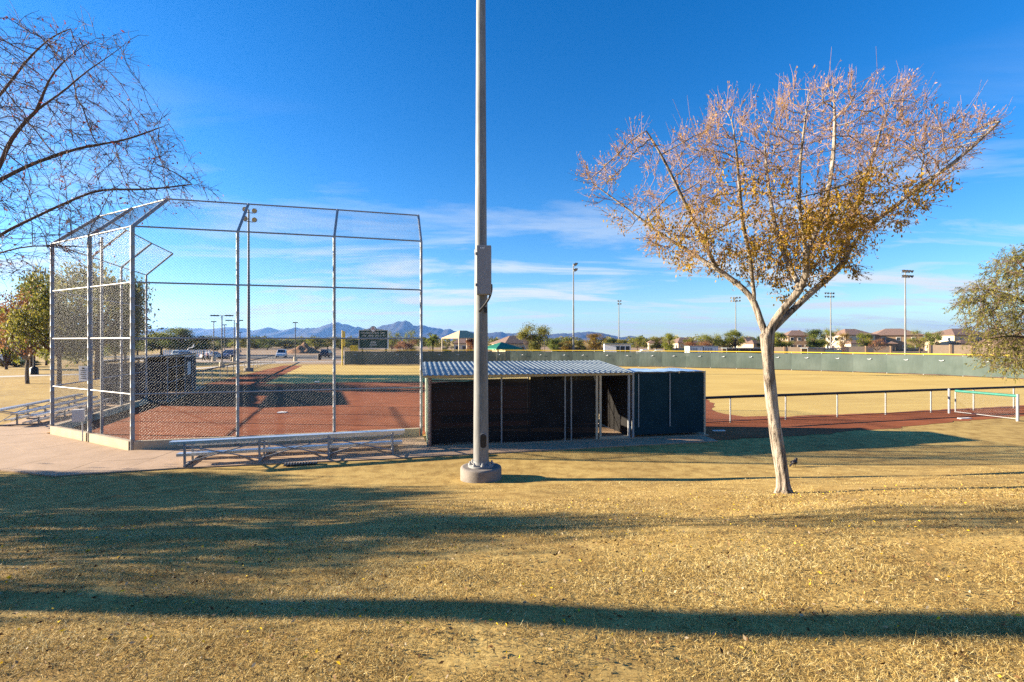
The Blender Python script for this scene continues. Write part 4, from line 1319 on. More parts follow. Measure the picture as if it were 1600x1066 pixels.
# --- generic trees for everything further off
def tree_proto(seed, kind):
    """unit-size tree, crown between z .25 and 1, half-width .5; returns meshes"""
    rs = np.random.default_rng(seed)
    stem = {'round': .28, 'spread': .30, 'airy': .26, 'bush': .05, 'bare': .25, 'weep': .22, 'palm': .60}[kind]
    if kind == 'palm':
        trunk = densify([(0, 0, 0), (.01, 0, .4), (.0, 0, .72)], .1)
        V, Fc = tube_mesh([(trunk, np.full(len(trunk), .045))], 8, .08)
        tm = mesh_arrays('trunk', V, Fc, smooth=True)
        lp, ld, lt = [], [], []
        for k in range(46):
            a = rs.uniform(0, 6.28); el = rs.uniform(-.5, 1.3); ln = rs.uniform(.26, .38)
            p = np.array((0, 0, .72)); d = np.array((math.cos(a) * math.cos(el), math.sin(a) * math.cos(el), math.sin(el)))
            for j in range(12):
                p = p + d * ln / 12; d = d + np.array((0, 0, -.11)); d /= np.linalg.norm(d)
                for s in (-1, 1):
                    sd_ = np.cross(d, (0, 0, 1.0)) * s
                    lp.append(p.copy()); ld.append(sd_ + d * .7 + np.array((0, 0, -.3))); lt.append(rs.random() * .6 + (.4 if el > .3 else 0))
        V, Fc = leaf_quads(np.array(lp), np.array(ld), .13, .022, rs)
        return tm, mesh_arrays('crown', V, Fc, {'tint': np.repeat(lt, 4)})
    limbs = [([(0, 0, 0), (.01, .005, stem * .5), (-.01, 0, stem)], -1)]
    blobs = []
    nb = {'round': 22, 'spread': 20, 'airy': 18, 'bush': 18, 'bare': 14, 'weep': 18}[kind]
    for k in range(nb):
        a = rs.uniform(0, 6.28); q = math.sqrt(rs.random())
        z0 = {'bush': .12, 'weep': .35, 'round': .26, 'airy': .30}.get(kind, .34)
        z = rs.uniform(z0, .90)
        rad = .40 * q * math.sqrt(max(.1, 1 - ((z - .58) / .48) ** 2))
        blobs.append((rad * math.cos(a), rad * math.sin(a), z, rs.uniform(.10, .19)))
    chs = [(densify([(0, 0, -.01), (.012, .005, stem * .5), (-.008, 0, stem)], .06), None)]
    seg = []
    for bx_, by_, bz_, br in blobs:
        mid = (bx_ * .45 + rs.normal(0, .02), by_ * .45 + rs.normal(0, .02), stem + (bz_ - stem) * .45)
        seg.append(densify([(0, 0, stem * .9), mid, (bx_, by_, bz_)], .05))
    tubes = [(c, np.linspace(.028, .02, len(c))) for c, _ in chs] + [(s, np.linspace(.016, .004, len(s))) for s in seg]
    tw = []
    for s, (bx_, by_, bz_, br) in zip(seg, blobs):
        for _ in range(14 if kind in ('bare', 'airy') else 8):
            p = s[rs.integers(len(s) // 2, len(s))]; d = rs.normal(0, 1, 3); d /= np.linalg.norm(d); d[2] = abs(d[2]) * .7
            tw.append((np.array([p, p + d * br * .6, p + d * br * 1.1 + rs.normal(0, .01, 3)]), np.array([.004, .0028, .0014])))
    V, Fc = tube_mesh(tubes, 7, .06); V2, F2 = tube_mesh(tw, 3)
    tm = mesh_arrays('trunk', np.concatenate([V, V2]), np.concatenate([Fc, F2 + len(V)]), smooth=True)
    nl = {'round': 8000, 'spread': 7000, 'airy': 3800, 'bush': 7000, 'bare': 2200, 'weep': 7000}[kind]
    per = nl // nb; lp, ld, lt = [], [], []
    for bx_, by_, bz_, br in blobs:
        d = rs.normal(0, 1, (per, 3)); d /= np.linalg.norm(d, axis=1)[:, None]
        rr = br * rs.random(per)[:, None] ** (.45 if kind != 'airy' else .7) * (1 + .25 * rs.normal(0, 1, (per, 1)))
        p = np.array((bx_, by_, bz_)) + d * rr * np.array((1.15, 1.15, .8))
        if kind == 'weep': p[:, 2] -= rs.random(per) ** 2 * .18
        lp.append(p); ld.append(d * .6 + rs.normal(0, .6, (per, 3)) + (np.array((0, 0, -.9)) if kind == 'weep' else 0))
        lt.append(np.clip(rs.normal(.5 + .2 * rs.normal(), .22, per), 0, 1))
    lp = np.concatenate(lp); ld = np.concatenate(ld); lt = np.concatenate(lt)
    lp[:, 2] = np.maximum(lp[:, 2], .02)
    sz = {'round': .034, 'spread': .032, 'airy': .028, 'bush': .036, 'bare': .024, 'weep': .034}[kind]
    V, Fc = leaf_quads(lp, ld, rs.uniform(.7, 1.4, len(lp)) * sz, rs.uniform(.4, .7, len(lp)) * sz, rs)
    return tm, mesh_arrays('crown', V, Fc, {'tint': np.repeat(lt, 4)})
PROTO = {}
def proto(kind, var, leaf, brk):
    key = (kind, var, leaf, brk)
    if key not in PROTO:
        base = PROTO.setdefault((kind, var), tree_proto(100 + var * 17 + len(kind), kind))
        tm, cm = base[0].copy(), base[1].copy()
        tm.materials.clear(); tm.materials.append(M[brk]); cm.materials.clear(); cm.materials.append(M[leaf])
        PROTO[key] = (tm, cm)
    return PROTO[key]
def tree(x, y, h, w, kind, var, leaf, label, name='tree', brk='bark_brown', group=None, rz=None, z=0):
    tm, cm = proto(kind, var, leaf, brk)
    root = thing(name, label, 'shrub' if kind == 'bush' and h < 3 else 'tree', (x, y, z - .02), random.uniform(0, 6.28) if rz is None else rz, group)
    root.scale = (w, w, h)
    obj('trunk', tm, None, root); obj('crown', cm, None, root)
    return root
def ptree(px, py_top, d, wpx, kind, var, leaf, label, **k):
    return tree(gx(px, d), d, zat(py_top, d) * 1.04, wpx / F * d * 1.1, kind, var, leaf, label, **k)

# right edge, near
ET = 12.6
ex = gx(1672, ET)
et = tree(ex, ET, zat(378, ET) - float(height(ex, ET)) + .1, 4.9, 'weep', 3, 'leaf_olive', 'olive-green feathery tree half cut off by the right edge', name='feathery_tree', z=float(height(ex, ET)), rz=.6)
# denser foliage of its own for the near tree
rs = np.random.default_rng(77)
eb = (ex, ET, float(height(ex, ET)) - .02)
e_tr = densify([(0, 0, 0), (-.1, 0, 1.0), (-.05, .1, 1.9)], .16)
E3 = lambda l: densify(px_pts(l, ET, eb), .16)
chains = [(e_tr, -1)]
for Lm in ([(1668, 545, .1), (1640, 500, .2), (1600, 470, .3), (1560, 455, .2), (1520, 450, .1)], [(1668, 545, .1), (1640, 470, -.4), (1610, 430, -.6), (1585, 405, -.7)],
           [(1668, 545, .1), (1630, 530, -.8), (1580, 525, -1.0), (1535, 530, -1.1)], [(1668, 545, .1), (1690, 470, .3), (1690, 400, .4)], [(1668, 545, .1), (1730, 500, 0), (1780, 460, .2)], [(1668, 545, .1), (1640, 540, .9), (1590, 550, 1.2)]):
    chains.append((E3(Lm)[1:], len(e_tr) - 1))
eo = [(1492, 470), (1505, 452), (1535, 440), (1560, 398), (1590, 385), (1640, 372), (1720, 360), (1800, 420), (1830, 520), (1780, 585), (1680, 590), (1600, 582), (1555, 575), (1520, 545), (1512, 505)]
outl = [(gx(a, ET) - eb[0], zat(b, ET) - eb[2]) for a, b in eo]
att = crown_points(outl, ET, 1.8, 2600, rs, (eb[0], eb[2] - CH))
pos, par = grow(chains, att, .13, 1.2, .17, 110, (0, 0, -.02), 7000, rs)
r = radii(par, len(pos), .0035, 2.2); r = np.maximum(r / r[len(e_tr) - 3] * .10, .0034)
is_tip = np.ones(len(pos), bool); is_tip[par[par >= 0]] = False
thin = np.where((r < .012) & (np.arange(len(pos)) > 80))[0]
sh, lp_, ld_ = [], [], []
for i in np.r_[np.where(is_tip)[0], rs.choice(thin, 4200)]:
    p = pos[i]; d = p - pos[par[i]]; d /= np.linalg.norm(d) + 1e-9
    dd = d * .9 + rs.normal(0, .45, 3) + np.array((-.1, 0, -.15)); dd /= np.linalg.norm(dd); ln = rs.uniform(.18, .42)
    q = p + dd * ln * .5; q2 = p + dd * ln + np.array((0, 0, -.14 * ln))
    sh.append((np.array([p, q, q2]), np.array([.004, .003, .002])))
    for _k in range(rs.integers(6, 15)):
        t = rs.random(); lp_.append(p + (q2 - p) * t + rs.normal(0, .012, 3)); ld_.append(dd * .5 + rs.normal(0, .5, 3) + np.array((0, 0, -.4)))
for ch in list(et.children): bpy.data.objects.remove(ch)
et.scale = (1, 1, 1); et.rotation_euler = (0, 0, 0); et.location = eb
finish_tree(et, pos, par, r, .05, (M['bark_brown'], M['bark_brown'], M['twig_dark']), (12, 6, 3), .05, 8, sh)
lp_, ld_ = np.array(lp_), np.array(ld_)
V1, F1 = leaf_quads(lp_, ld_, rs.uniform(.045, .09, len(lp_)), rs.uniform(.014, .024, len(lp_)), rs)
obj('crown', mesh_arrays('crown', V1, F1, {'tint': np.repeat(np.clip(rs.normal(.55, .25, len(lp_)), 0, 1), 4)}), M['leaf_olive'], et)

# trees outside the frame on the left whose shadows cross the lawn
tree(-23.5, 10.6, 6.6, 6.6, 'round', 1, 'leaf_gold', 'broad tree beyond the left edge, shading the lawn', name='lawn_tree', z=0)
tree(-25.0, 12.9, 6.2, 4.4, 'spread', 2, 'leaf_olive', 'broad tree beyond the left edge, shading the concrete', name='lawn_tree')
tree(-15.0, 5.6, 4.6, 4.6, 'bare', 1, 'leaf_rust', 'nearly bare tree beyond the left edge, nearest the camera', name='lawn_tree', z=1.3)
tree(-17.5, 7.4, 5.3, 5.2, 'round', 3, 'leaf_gold', 'dense tree beyond the left edge, shading the middle of the lawn', name='lawn_tree', z=.75)
# straight pole beyond the left edge that throws the long near band of shadow
lp0 = (-12.5, 4.27)
lpz = float(height(*lp0))
lpo = thing('sports_light_pole', 'galvanised pole standing beyond the left edge of the picture', 'light pole', (lp0[0], lp0[1], lpz), 0, 'sports-light poles')
MB().tube((0, 0, 0), (0, 0, 16), .19, .12, 14).build('pole', M['galv_pole'], lpo)
MB().lathe((0, 0, -.2), [(.45, 0), (.45, .5), (.4, .54)], 20).build('footing', M['footing'], lpo)

# left background, behind the backstop
G1 = 'trees on the left lawn'
ptree(43, 445, 40, 95, 'airy', 1, 'leaf_rust', 'thin rust-leaved tree with pale forked trunk, left of the backstop', name='lawn_tree', brk='bark_pale', group=G1)
ptree(50, 420, 52, 75, 'round', 2, 'leaf_olive', 'tall olive-topped tree behind the rust one at far left', name='lawn_tree', group=G1)
ptree(92, 440, 38, 110, 'spread', 1, 'leaf_olive', 'sparse brown tree behind the left backstop panel', name='lawn_tree', group=G1)
ptree(152, 416, 45, 135, 'round', 1, 'leaf_olive', 'large olive tree behind the middle backstop panels', name='lawn_tree', group=G1)
ptree(196, 422, 50, 70, 'weep', 1, 'leaf_green', 'drooping green tree just left of the tall corner post', name='lawn_tree', group=G1)
ptree(10, 470, 60, 70, 'bush', 1, 'leaf_bright', 'bright green tree touching the left edge', name='lawn_tree', group=G1)
ptree(72, 505, 70, 60, 'round', 1, 'leaf_bright', 'low green tree behind the black lamp post', name='lawn_tree', group=G1)
ptree(120, 500, 75, 60, 'bush', 2, 'leaf_green', 'dense green tree low behind the olive tree', name='lawn_tree', group=G1)
ptree(180, 505, 80, 55, 'round', 3, 'leaf_green', 'rounded green tree low behind the corner post', name='lawn_tree', group=G1)
for k, (px, w) in enumerate(((5, 34), (25, 30), (48, 26))):
    ptree(px, 562, 66, w, 'bush', 1 + k % 2, 'leaf_dark', ('dark clipped hedge shrub at the left edge', 'dark clipped hedge shrub second from the left edge', 'dark clipped hedge shrub beside the black lamp post')[k], name='hedge_shrub', group='dark hedge at the left edge')
G2 = 'rounded trees behind the far dugout'
for px, top, w, v, lb in ((215, 528, 44, 2, 'lowest rounded green tree, left end behind the far dugout'), (252, 518, 62, 1, 'rounded green tree left of the tallest behind the far dugout'), (285, 514, 66, 3, 'tallest rounded green tree behind the far dugout'), (318, 524, 50, 2, 'rounded green tree at the right end behind the far dugout')):
    ptree(px, top, 122, w, 'round', v, 'leaf_bright' if v == 1 else 'leaf_green', lb, name='round_tree', group=G2)
G3 = 'distant tree line behind the dirt pile'
cols = ['leaf_green', 'leaf_bright', 'leaf_olive', 'leaf_green', 'leaf_dark']
words = ['green', 'bright green', 'olive', 'mid-green', 'dark green']
for k, px in enumerate((345, 372, 398, 418, 446, 470, 494, 512, 532, 556)):
    ptree(px, 526 + (k * 7) % 6, 190 + 14 * (k % 3), 30 + (k * 5) % 12, 'round' if k % 2 else 'bush', 1 + k % 3, cols[k % 5], '%s tree in the distant line under the hills, %s from the left' % (words[k % 5], ('first', 'second', 'third', 'fourth', 'fifth', 'sixth', 'seventh', 'eighth', 'ninth', 'tenth')[k]), name='distant_tree', group=G3)
G4 = 'trees behind the outfield fence'
for px, top, d, w, kd, v, lf, lb in (
    (612, 517, 125, 26, 'airy', 2, 'leaf_bright', 'airy lime tree just right of the scoreboard'),
    (642, 514, 130, 28, 'airy', 3, 'leaf_bright', 'airy lime tree left of the backstop end post'),
    (634, 531, 112, 34, 'bush', 2, 'leaf_rust', 'orange-brown bushy tree right of the scoreboard'),
    (676, 522, 105, 30, 'palm', 1, 'leaf_green', 'dark palm between backstop and shade canopy'),
    (734, 527, 118, 18, 'bush', 1, 'leaf_rust', 'rust bush under the tan shade canopy'),
    (700, 540, 116, 18, 'bush', 3, 'leaf_dark', 'dark low bush under the tan shade canopy'),
    (833, 505, 94, 48, 'bush', 2, 'leaf_olive', 'large upright olive bush between pole and tall far light'),
    (866, 528, 120, 24, 'round', 1, 'leaf_green', 'small green tree left of the tall far light pole'),
    (884, 532, 150, 26, 'bush', 3, 'leaf_gold', 'brown-gold bush behind the tall far light pole'),
    (906, 531, 150, 22, 'round', 2, 'leaf_olive', 'small olive tree just right of the tall far light pole'),
    (930, 522, 140, 32, 'round', 3, 'leaf_gold', 'round golden-green tree left of the white shed'),
    (955, 528, 160, 22, 'round', 1, 'leaf_dark', 'dark green tree behind the white shed'),
    (972, 529, 170, 24, 'bush', 1, 'leaf_olive', 'olive tree behind the right half of the white shed'),
    (996, 524, 150, 26, 'airy', 1, 'leaf_bright', 'yellow-green tree just right of the white shed'),
    (1026, 526, 150, 22, 'round', 2, 'leaf_olive', 'olive tree above the two parked white cars'),
    (1047, 522, 140, 24, 'round', 3, 'leaf_bright', 'leafy yellow-green tree left of the grey sheds'),
    (1106, 520, 150, 34, 'airy', 2, 'leaf_bright', 'airy tree above the grey sheds'),
    (1092, 533, 135, 40, 'bush', 2, 'leaf_rust', 'rusty scrub above the grey sheds'),
    (1131, 519, 150, 26, 'airy', 3, 'leaf_bright', 'left one of two bright trees near the trunk'),
    (1149, 515, 150, 30, 'round', 1, 'leaf_bright', 'right one of two bright trees near the trunk'),
    (1222, 519, 150, 30, 'round', 2, 'leaf_bright', 'bright tree immediately right of the trunk'),
    (1270, 516, 150, 36, 'round', 3, 'leaf_green', 'broad green tree left of the two-storey house'),
    (1297, 511, 155, 28, 'airy', 2, 'leaf_bright', 'airy tree around the light pole left of the two-storey house'),
    (1318, 518, 140, 22, 'airy', 1, 'leaf_gold', 'gold sparse tree before the two-storey house'),
    (1353, 520, 150, 24, 'round', 1, 'leaf_bright', 'round bright tree between the two tall houses'),
    (1370, 527, 118, 24, 'bare', 2, 'leaf_rust', 'small bare rusty tree before the brown house'),
    (1437, 514, 140, 36, 'airy', 3, 'leaf_bright', 'airy bright tree right of the brown house'),
    (1459, 517, 150, 22, 'bush', 2, 'leaf_green', 'dense dark green tree right of the airy one'),
    (1312, 536, 122, 26, 'bare', 3, 'leaf_rust', 'low rusty shrub before the two-storey house'),
    (1075, 528, 170, 20, 'bush', 1, 'leaf_olive', 'olive bush left of the grey sheds'),
    (1188, 524, 165, 22, 'bush', 3, 'leaf_green', 'green bush behind the trunk above the far dugouts')):
    ptree(px, top, d, w, kd, v, lf, lb, name='palm_tree' if kd == 'palm' else 'distant_tree', group=G4)

# the far wooded belt on the horizon reads as one mass
rs = np.random.default_rng(55)
lp_, ld_, lt_ = [], [], []
for k in range(150):
    px = -40 + k * 11.4 + rs.normal(0, 5); d = rs.uniform(230, 420)
    top = rs.uniform(525.5, 531.5); w = rs.uniform(5, 11)
    hh_ = zat(top, d); nl_ = 420; tn = rs.uniform(.15, .85)
    q = rs.normal(0, 1, (nl_, 3)); q /= np.linalg.norm(q, axis=1)[:, None]
    q *= (.75 + .3 * rs.random((nl_, 1))) * (1 + .25 * np.sin(q[:, :1] * 5 + k) * np.sin(q[:, 2:] * 6 + k))
    pp = np.stack([gx(px, d) + q[:, 0] * w * .5, d + q[:, 1] * w * .5, hh_ * .5 + q[:, 2] * hh_ * .5], 1)
    lp_.append(pp[pp[:, 2] > 0]); n_ = len(lp_[-1]); ld_.append(rs.normal(0, 1, (n_, 3))); lt_.append(np.clip(rs.normal(tn, .18, n_), 0, 1))
lp_ = np.concatenate(lp_); ld_ = np.concatenate(ld_); lt_ = np.concatenate(lt_)
V1, F1 = leaf_quads(lp_, ld_, rs.uniform(.7, 1.3, len(lp_)), rs.uniform(.4, .8, len(lp_)), rs)
tag(obj('far_tree_belt', mesh_arrays('far_tree_belt', V1, F1, {'tint': np.repeat(lt_, 4)}), M['leaf_olive']), 'low belt of distant trees along the whole horizon', 'trees', kind='stuff')

# ------------------------------------------------------------------ parking lights, street lamp
def lot_light(px, top, d, double, label):
    x = gx(px, d); h = zat(top, d)
    root = thing('parking_light', label, 'lamp post', (x, d, 0), 0, 'dark car-park lamps')
    MB().tube((0, 0, .5), (0, 0, h), .085, .065, 8).build('pole', M['dark'], root)
    MB().lathe((0, 0, -.1), [(.32, 0), (.32, .85), (.28, .9)], 14).build('footing', M['curb'], root)
    for s in ((-1, 1) if double else (0,)):
        mb = MB(); mb.box((s * .95, 0, h - .03), (.95 if double else .75, .38, .16))
        if s: mb.box((s * .3, 0, h - .05), (.5, .07, .07))
        mb.build('lamp_head', M['dark'], root)
lot_light(346.8, 493, 63.6, True, 'nearest double-headed car-park lamp, seen through the mesh')
lot_light(334, 502.5, 84, False, 'single-headed car-park lamp just left of the nearest double one')
lot_light(351, 507.5, 99, False, 'single-headed car-park lamp just right of the nearest double one')
lot_light(366, 500.5, 82, True, 'double-headed car-park lamp beside the backstop post')
lot_light(375.5, 519.5, 150, False, 'shortest-looking car-park lamp left of the floodlight pole')
lot_light(461.5, 504, 84, False, 'lone car-park lamp between two backstop posts')
lot_light(672, 520.5, 120, False, 'small lamp beside the palm')
lot_light(768.5, 526.5, 150, False, 'small lamp just right of the huge near pole')
lot_light(851, 519, 120, False, 'small lamp right of the olive bush')
x0, d0 = gx(53.5, 51), 51
sl = thing('street_lamp', 'black lamp post on the left lawn beside the path', 'lamp post', (x0, d0, 0))
MB().tube((0, 0, .6), (0, 0, 5.2), .10, .08, 10).build('pole', M['dark'], sl)
MB().lathe((0, 0, -.1), [(.36, 0), (.34, .75), (.16, .95)], 16).build('pedestal', M['dark'], sl)
MB().box((.25, 0, 5.2), (.9, .4, .2)).build('lamp_head', M['dark'], sl)

# ------------------------------------------------------------------ cars
def paint(name, c):
    m = surf(name, tuple(v * .93 for v in c), c, 2, 0.3, 0.1, spec=0.5); return m
M['glass'] = surf('window_glass', (.012, .016, .022), (.03, .04, .055), 1, 0.08, 0.0, spec=0.8)
M['tyre'] = surf('tyre_rubber', (.012, .012, .012), (.025, .025, .025), 9, 0.85)
PAINT = {'silver': paint('car_silver', (.42, .44, .46)), 'white': paint('car_white', (.72, .73, .74)), 'blue': paint('car_blue', (.05, .10, .22)), 'dark': paint('car_dark', (.03, .035, .045)), 'pale': paint('car_pale_blue', (.36, .45, .52))}
def car(px, d, yaw, col, label, suv=False):
    root = thing('parked_car', label, 'car', (gx(px, d), d, 0), yaw, 'parked cars')
    w = .9; H = 1.75 if suv else 1.45
    mb = MB()
    lower = [(-2.25, .32), (-2.25, .78), (-2.1, .92), (-1.2, 1.0), (1.0, 1.0), (2.0, .86), (2.28, .70), (2.28, .32)]
    mb.prism(lower, -w, w)
    top = [(-2.05 if suv else -1.65, .99), (-1.85 if suv else -1.1, H), (.25, H), (1.05, .99)]
    n = 4
    P_ = []
    for y, k in ((-w, 0), (w, 0)):
        for i, (x, z) in enumerate(top):
            P_.append((x, (y / w) * (w if z < 1.1 else w - .17), z))
    mb.add(P_, [(0, 1, 2, 3), (7, 6, 5, 4), (0, 4, 5, 1), (1, 5, 6, 2), (2, 6, 7, 3), (3, 7, 4, 0)])
    b = mb.build('body', PAINT[col], root); bv = b.modifiers.new('bevel', 'BEVEL'); bv.width = .05; bv.segments = 2
    gl_ = MB()
    xa, xb = top[1][0], top[2][0]
    for s in (-1, 1):
        for x0, x1, x2, x3 in ((top[0][0] + .22, xa + .12, -.42, -.42), (-.34, -.34, xb - .05, top[3][0] - .2)):
            g = MB(); yb, yt = s * (w + .004 - .01), s * (w - .16 + .004)
            g.add([(x0, yb, 1.06), (x3, yb, 1.06), (x2, yt, H - .09), (x1, yt, H - .09)], [(0, 1, 2, 3)])
            g.add([(x0, yb - s * .02, 1.06), (x3, yb - s * .02, 1.06), (x2, yt - s * .02, H - .09), (x1, yt - s * .02, H - .09)], [(0, 1, 2, 3)])
            g.build('window', M['glass'], root)
    for (xa_, za), (xb_, zb_) in ((top[0], top[1]), (top[3], top[2])):
        g = MB(); s = -1 if xa_ < 0 else 1
        g.add([(xa_ + s * .012 + (xb_ - xa_) * .1, -.76, za + (zb_ - za) * .12), (xa_ + s * .012 + (xb_ - xa_) * .1, .76, za + (zb_ - za) * .12), (xb_ + s * .02 - (xb_ - xa_) * .08, .64, zb_ - .07), (xb_ + s * .02 - (xb_ - xa_) * .08, -.64, zb_ - .07)], [(0, 1, 2, 3)])
        g.build('windscreen', M['glass'], root)
    for x in (-1.42, 1.45):
        for s in (-1, 1):
            wh = MB().tube((x, s * (w - .19), .33), (x, s * (w + .02), .33), .33, .33, 16).build('wheel', M['tyre'], root)
            MB().tube((x, s * (w + .005), .33), (x, s * (w + .03), .33), .2, .19, 12).build('rim', M['galv'], wh)
    for s in (-1, 1):
        MB().box((2.27, s * .66, .70), (.05, .34, .14)).build('headlight', M['white'], root)
        MB().box((-2.245, s * .7, .78), (.04, .26, .16)).build('tail_light', M['red'], root)
car(288, 97, R(75), 'pale', 'pale blue car behind the far dugout roof, leftmost in the car park', True)
car(334, 96, R(60), 'silver', 'silver car left of the nearest car-park lamp')
car(357.5, 99, R(-100), 'blue', 'dark blue car between two backstop posts and lamps', True)
car(440, 104, R(-70), 'white', 'white car in the open lot left of the lone lamp', True)
car(511, 104, R(95), 'dark', 'dark car at the right end of the car park', True)
car(1009, 118, R(8), 'white', 'left one of two white cars behind the outfield fence')
car(1032, 116, R(-6), 'pale', 'right one of two pale cars behind the outfield fence')
car(14, 78, R(10), 'white', 'pale car behind the hedge at the left edge')

# ------------------------------------------------------------------ people beside the car park
def person(px, d, yaw, shirt, label):
    root = thing('person', label, 'person', (gx(px, d), d, 0), yaw, 'people by the car park')
    J = {'pel': (0, 0, .95), 'chest': (0, 0, 1.35), 'neck': (0, 0, 1.50), 'head': (.02, 0, 1.64), 'hl': (0, .10, .90), 'kl': (.12, .11, .50), 'al': (.10, .11, .08), 'tl': (.24, .12, .04),
         'hr': (0, -.10, .90), 'kr': (-.06, -.11, .50), 'ar': (-.24, -.11, .10), 'tr': (-.12, -.12, .04), 'sl': (0, .20, 1.42), 'el': (-.06, .26, 1.14), 'wl': (.06, .27, .90), 'fl': (.10, .27, .80),
         'sr': (0, -.20, 1.42), 'er': (.06, -.26, 1.14), 'wr': (.20, -.26, .95), 'fr': (.26, -.26, .87)}
    rad = dict(pel=.15, chest=.15, neck=.06, head=.10, hl=.095, kl=.06, al=.042, tl=.035, hr=.095, kr=.06, ar=.042, tr=.035, sl=.065, el=.045, wl=.034, fl=.03, sr=.065, er=.045, wr=.034, fr=.03)
    names = list(J); E = [('pel', 'chest'), ('chest', 'neck'), ('neck', 'head'), ('pel', 'hl'), ('hl', 'kl'), ('kl', 'al'), ('al', 'tl'), ('pel', 'hr'), ('hr', 'kr'), ('kr', 'ar'), ('ar', 'tr'),
                          ('chest', 'sl'), ('sl', 'el'), ('el', 'wl'), ('wl', 'fl'), ('chest', 'sr'), ('sr', 'er'), ('er', 'wr'), ('wr', 'fr')]
    me = bpy.data.meshes.new('body'); me.from_pydata([J[n] for n in names], [(names.index(a), names.index(b)) for a, b in E], [])
    b = obj('body', me, M['skin'], root)
    sk = b.modifiers.new('skin', 'SKIN'); sk.use_smooth_shade = True
    for n, v in zip(names, me.skin_vertices[0].data): v.radius = (rad[n], rad[n]); v.use_root = (n == 'pel')
    b.modifiers.new('sub', 'SUBSURF').levels = 1; b.modifiers['sub'].render_levels = 1
    mb = MB(); mb.lathe((0, 0, .92), [(.17, 0), (.19, .2), (.20, .42), (.13, .55), (.07, .58)], 12)
    for s, e_ in (('sl', 'el'), ('sr', 'er')): mb.tube(J[s], J[e_], .085, .07, 8)
    mb.build('shirt', M[shirt], root)
    mb = MB()
    for h_, k_, a_ in (('hl', 'kl', 'al'), ('hr', 'kr', 'ar')): mb.tube(J[h_], J[k_], .115, .085, 8); mb.tube(J[k_], J[a_], .085, .065, 8)
    mb.build('trousers', M['dark'], root)
    MB().ball((.0, 0, 1.70), .115, 10, 6, (1, 1, .9)).build('hair', M['wood_dark'], root)
M['skin'] = surf('skin', (.42, .25, .17), (.46, .28, .19), 3, 0.6)
M['shirt_grey'] = surf('shirt_grey', (.10, .10, .12), (.14, .14, .16), 5, 0.9)
M['shirt_pink'] = surf('shirt_pink', (.52, .34, .36), (.60, .42, .44), 5, 0.9)
person(317.5, 86, R(200), 'shirt_grey', 'person in dark shirt, left of three behind the far dugout')
person(323.5, 87, R(20), 'shirt_pink', 'person in pale pink shirt, middle of three behind the far dugout')
person(329.5, 85, R(-30), 'white', 'person in white shirt, right of three, striding past the far dugout')
def bin_(px, d, label):
    root = thing('litter_bin', label, 'bin', (gx(px, d), d, 0), 0, 'litter bins')
    MB().lathe((0, 0, 0), [(.30, 0), (.34, .95)], 14).build('drum', M['dark'], root)
    MB().lathe((0, 0, .95), [(.36, 0), (.36, .08), (.20, .16)], 14).build('lid', M['dark'], root)
bin_(363, 86, 'dark litter bin at the car park beside the backstop post')
bin_(499, 90, 'dark litter bin near the dark car')

# ------------------------------------------------------------------ buildings
def tile_mat(name, c1, c2):
    m, nt, b, out = new_mat(name)
    w = nt.nodes.new('ShaderNodeTexWave'); w.inputs['Scale'].default_value = 1.1; w.inputs['Distortion'].default_value = .6
    nt.links.new(coords(nt, 'Object'), w.inputs['Vector'])
    n = noise(nt, coords(nt, 'Object'), 2.5, 4)
    c = ramp(nt, n, [(0.3, c1), (0.7, c2)])
    nt.links.new(c, b.inputs['Base Color']); b.inputs['Roughness'].default_value = .9
    bump(nt, b, w.outputs['Fac'], .5, .08)
    return m
M['tile_red'] = tile_mat('roof_tile_red', (.16, .10, .075), (.235, .15, .11))
M['tile_brown'] = tile_mat('roof_tile_brown', (.12, .075, .055), (.19, .12, .09))
M['stucco_tan'] = surf('stucco_tan', (.42, .34, .22), (.48, .39, .26), 1, 0.9, 0, 0.1, 20)
M['stucco_brown'] = surf('stucco_brown', (.27, .18, .105), (.33, .22, .13), 1, 0.9, 0, 0.1, 20)
M['stucco_cream'] = surf('stucco_cream', (.54, .46, .33), (.60, .52, .38), 1, 0.9, 0, 0.1, 20)
M['stucco_white'] = surf('stucco_white', (.64, .63, .60), (.70, .69, .66), 1, 0.9, 0, 0.1, 20)
M['blockwall'] = surf('block_wall', (.42, .31, .20), (.49, .37, .245), 1.5, 0.92, 0, 0.1, 20, fine=0.25)
def hip(mb, w, d, z, h, ov=.45, ridge=.35):
    x, y = w / 2 + ov, d / 2 + ov; rx = max(.05, w / 2 * ridge)
    Pn = [(-x, -y, z), (x, -y, z), (x, y, z), (-x, y, z), (-rx, 0, z + h), (rx, 0, z + h), (-x, -y, z - .18), (x, -y, z - .18), (x, y, z - .18), (-x, y, z - .18)]
    return mb.add(Pn, [(0, 1, 5, 4), (1, 2, 5), (2, 3, 4, 5), (3, 0, 4), (6, 7, 1, 0), (7, 8, 2, 1), (8, 9, 3, 2), (9, 6, 0, 3), (9, 8, 7, 6)])
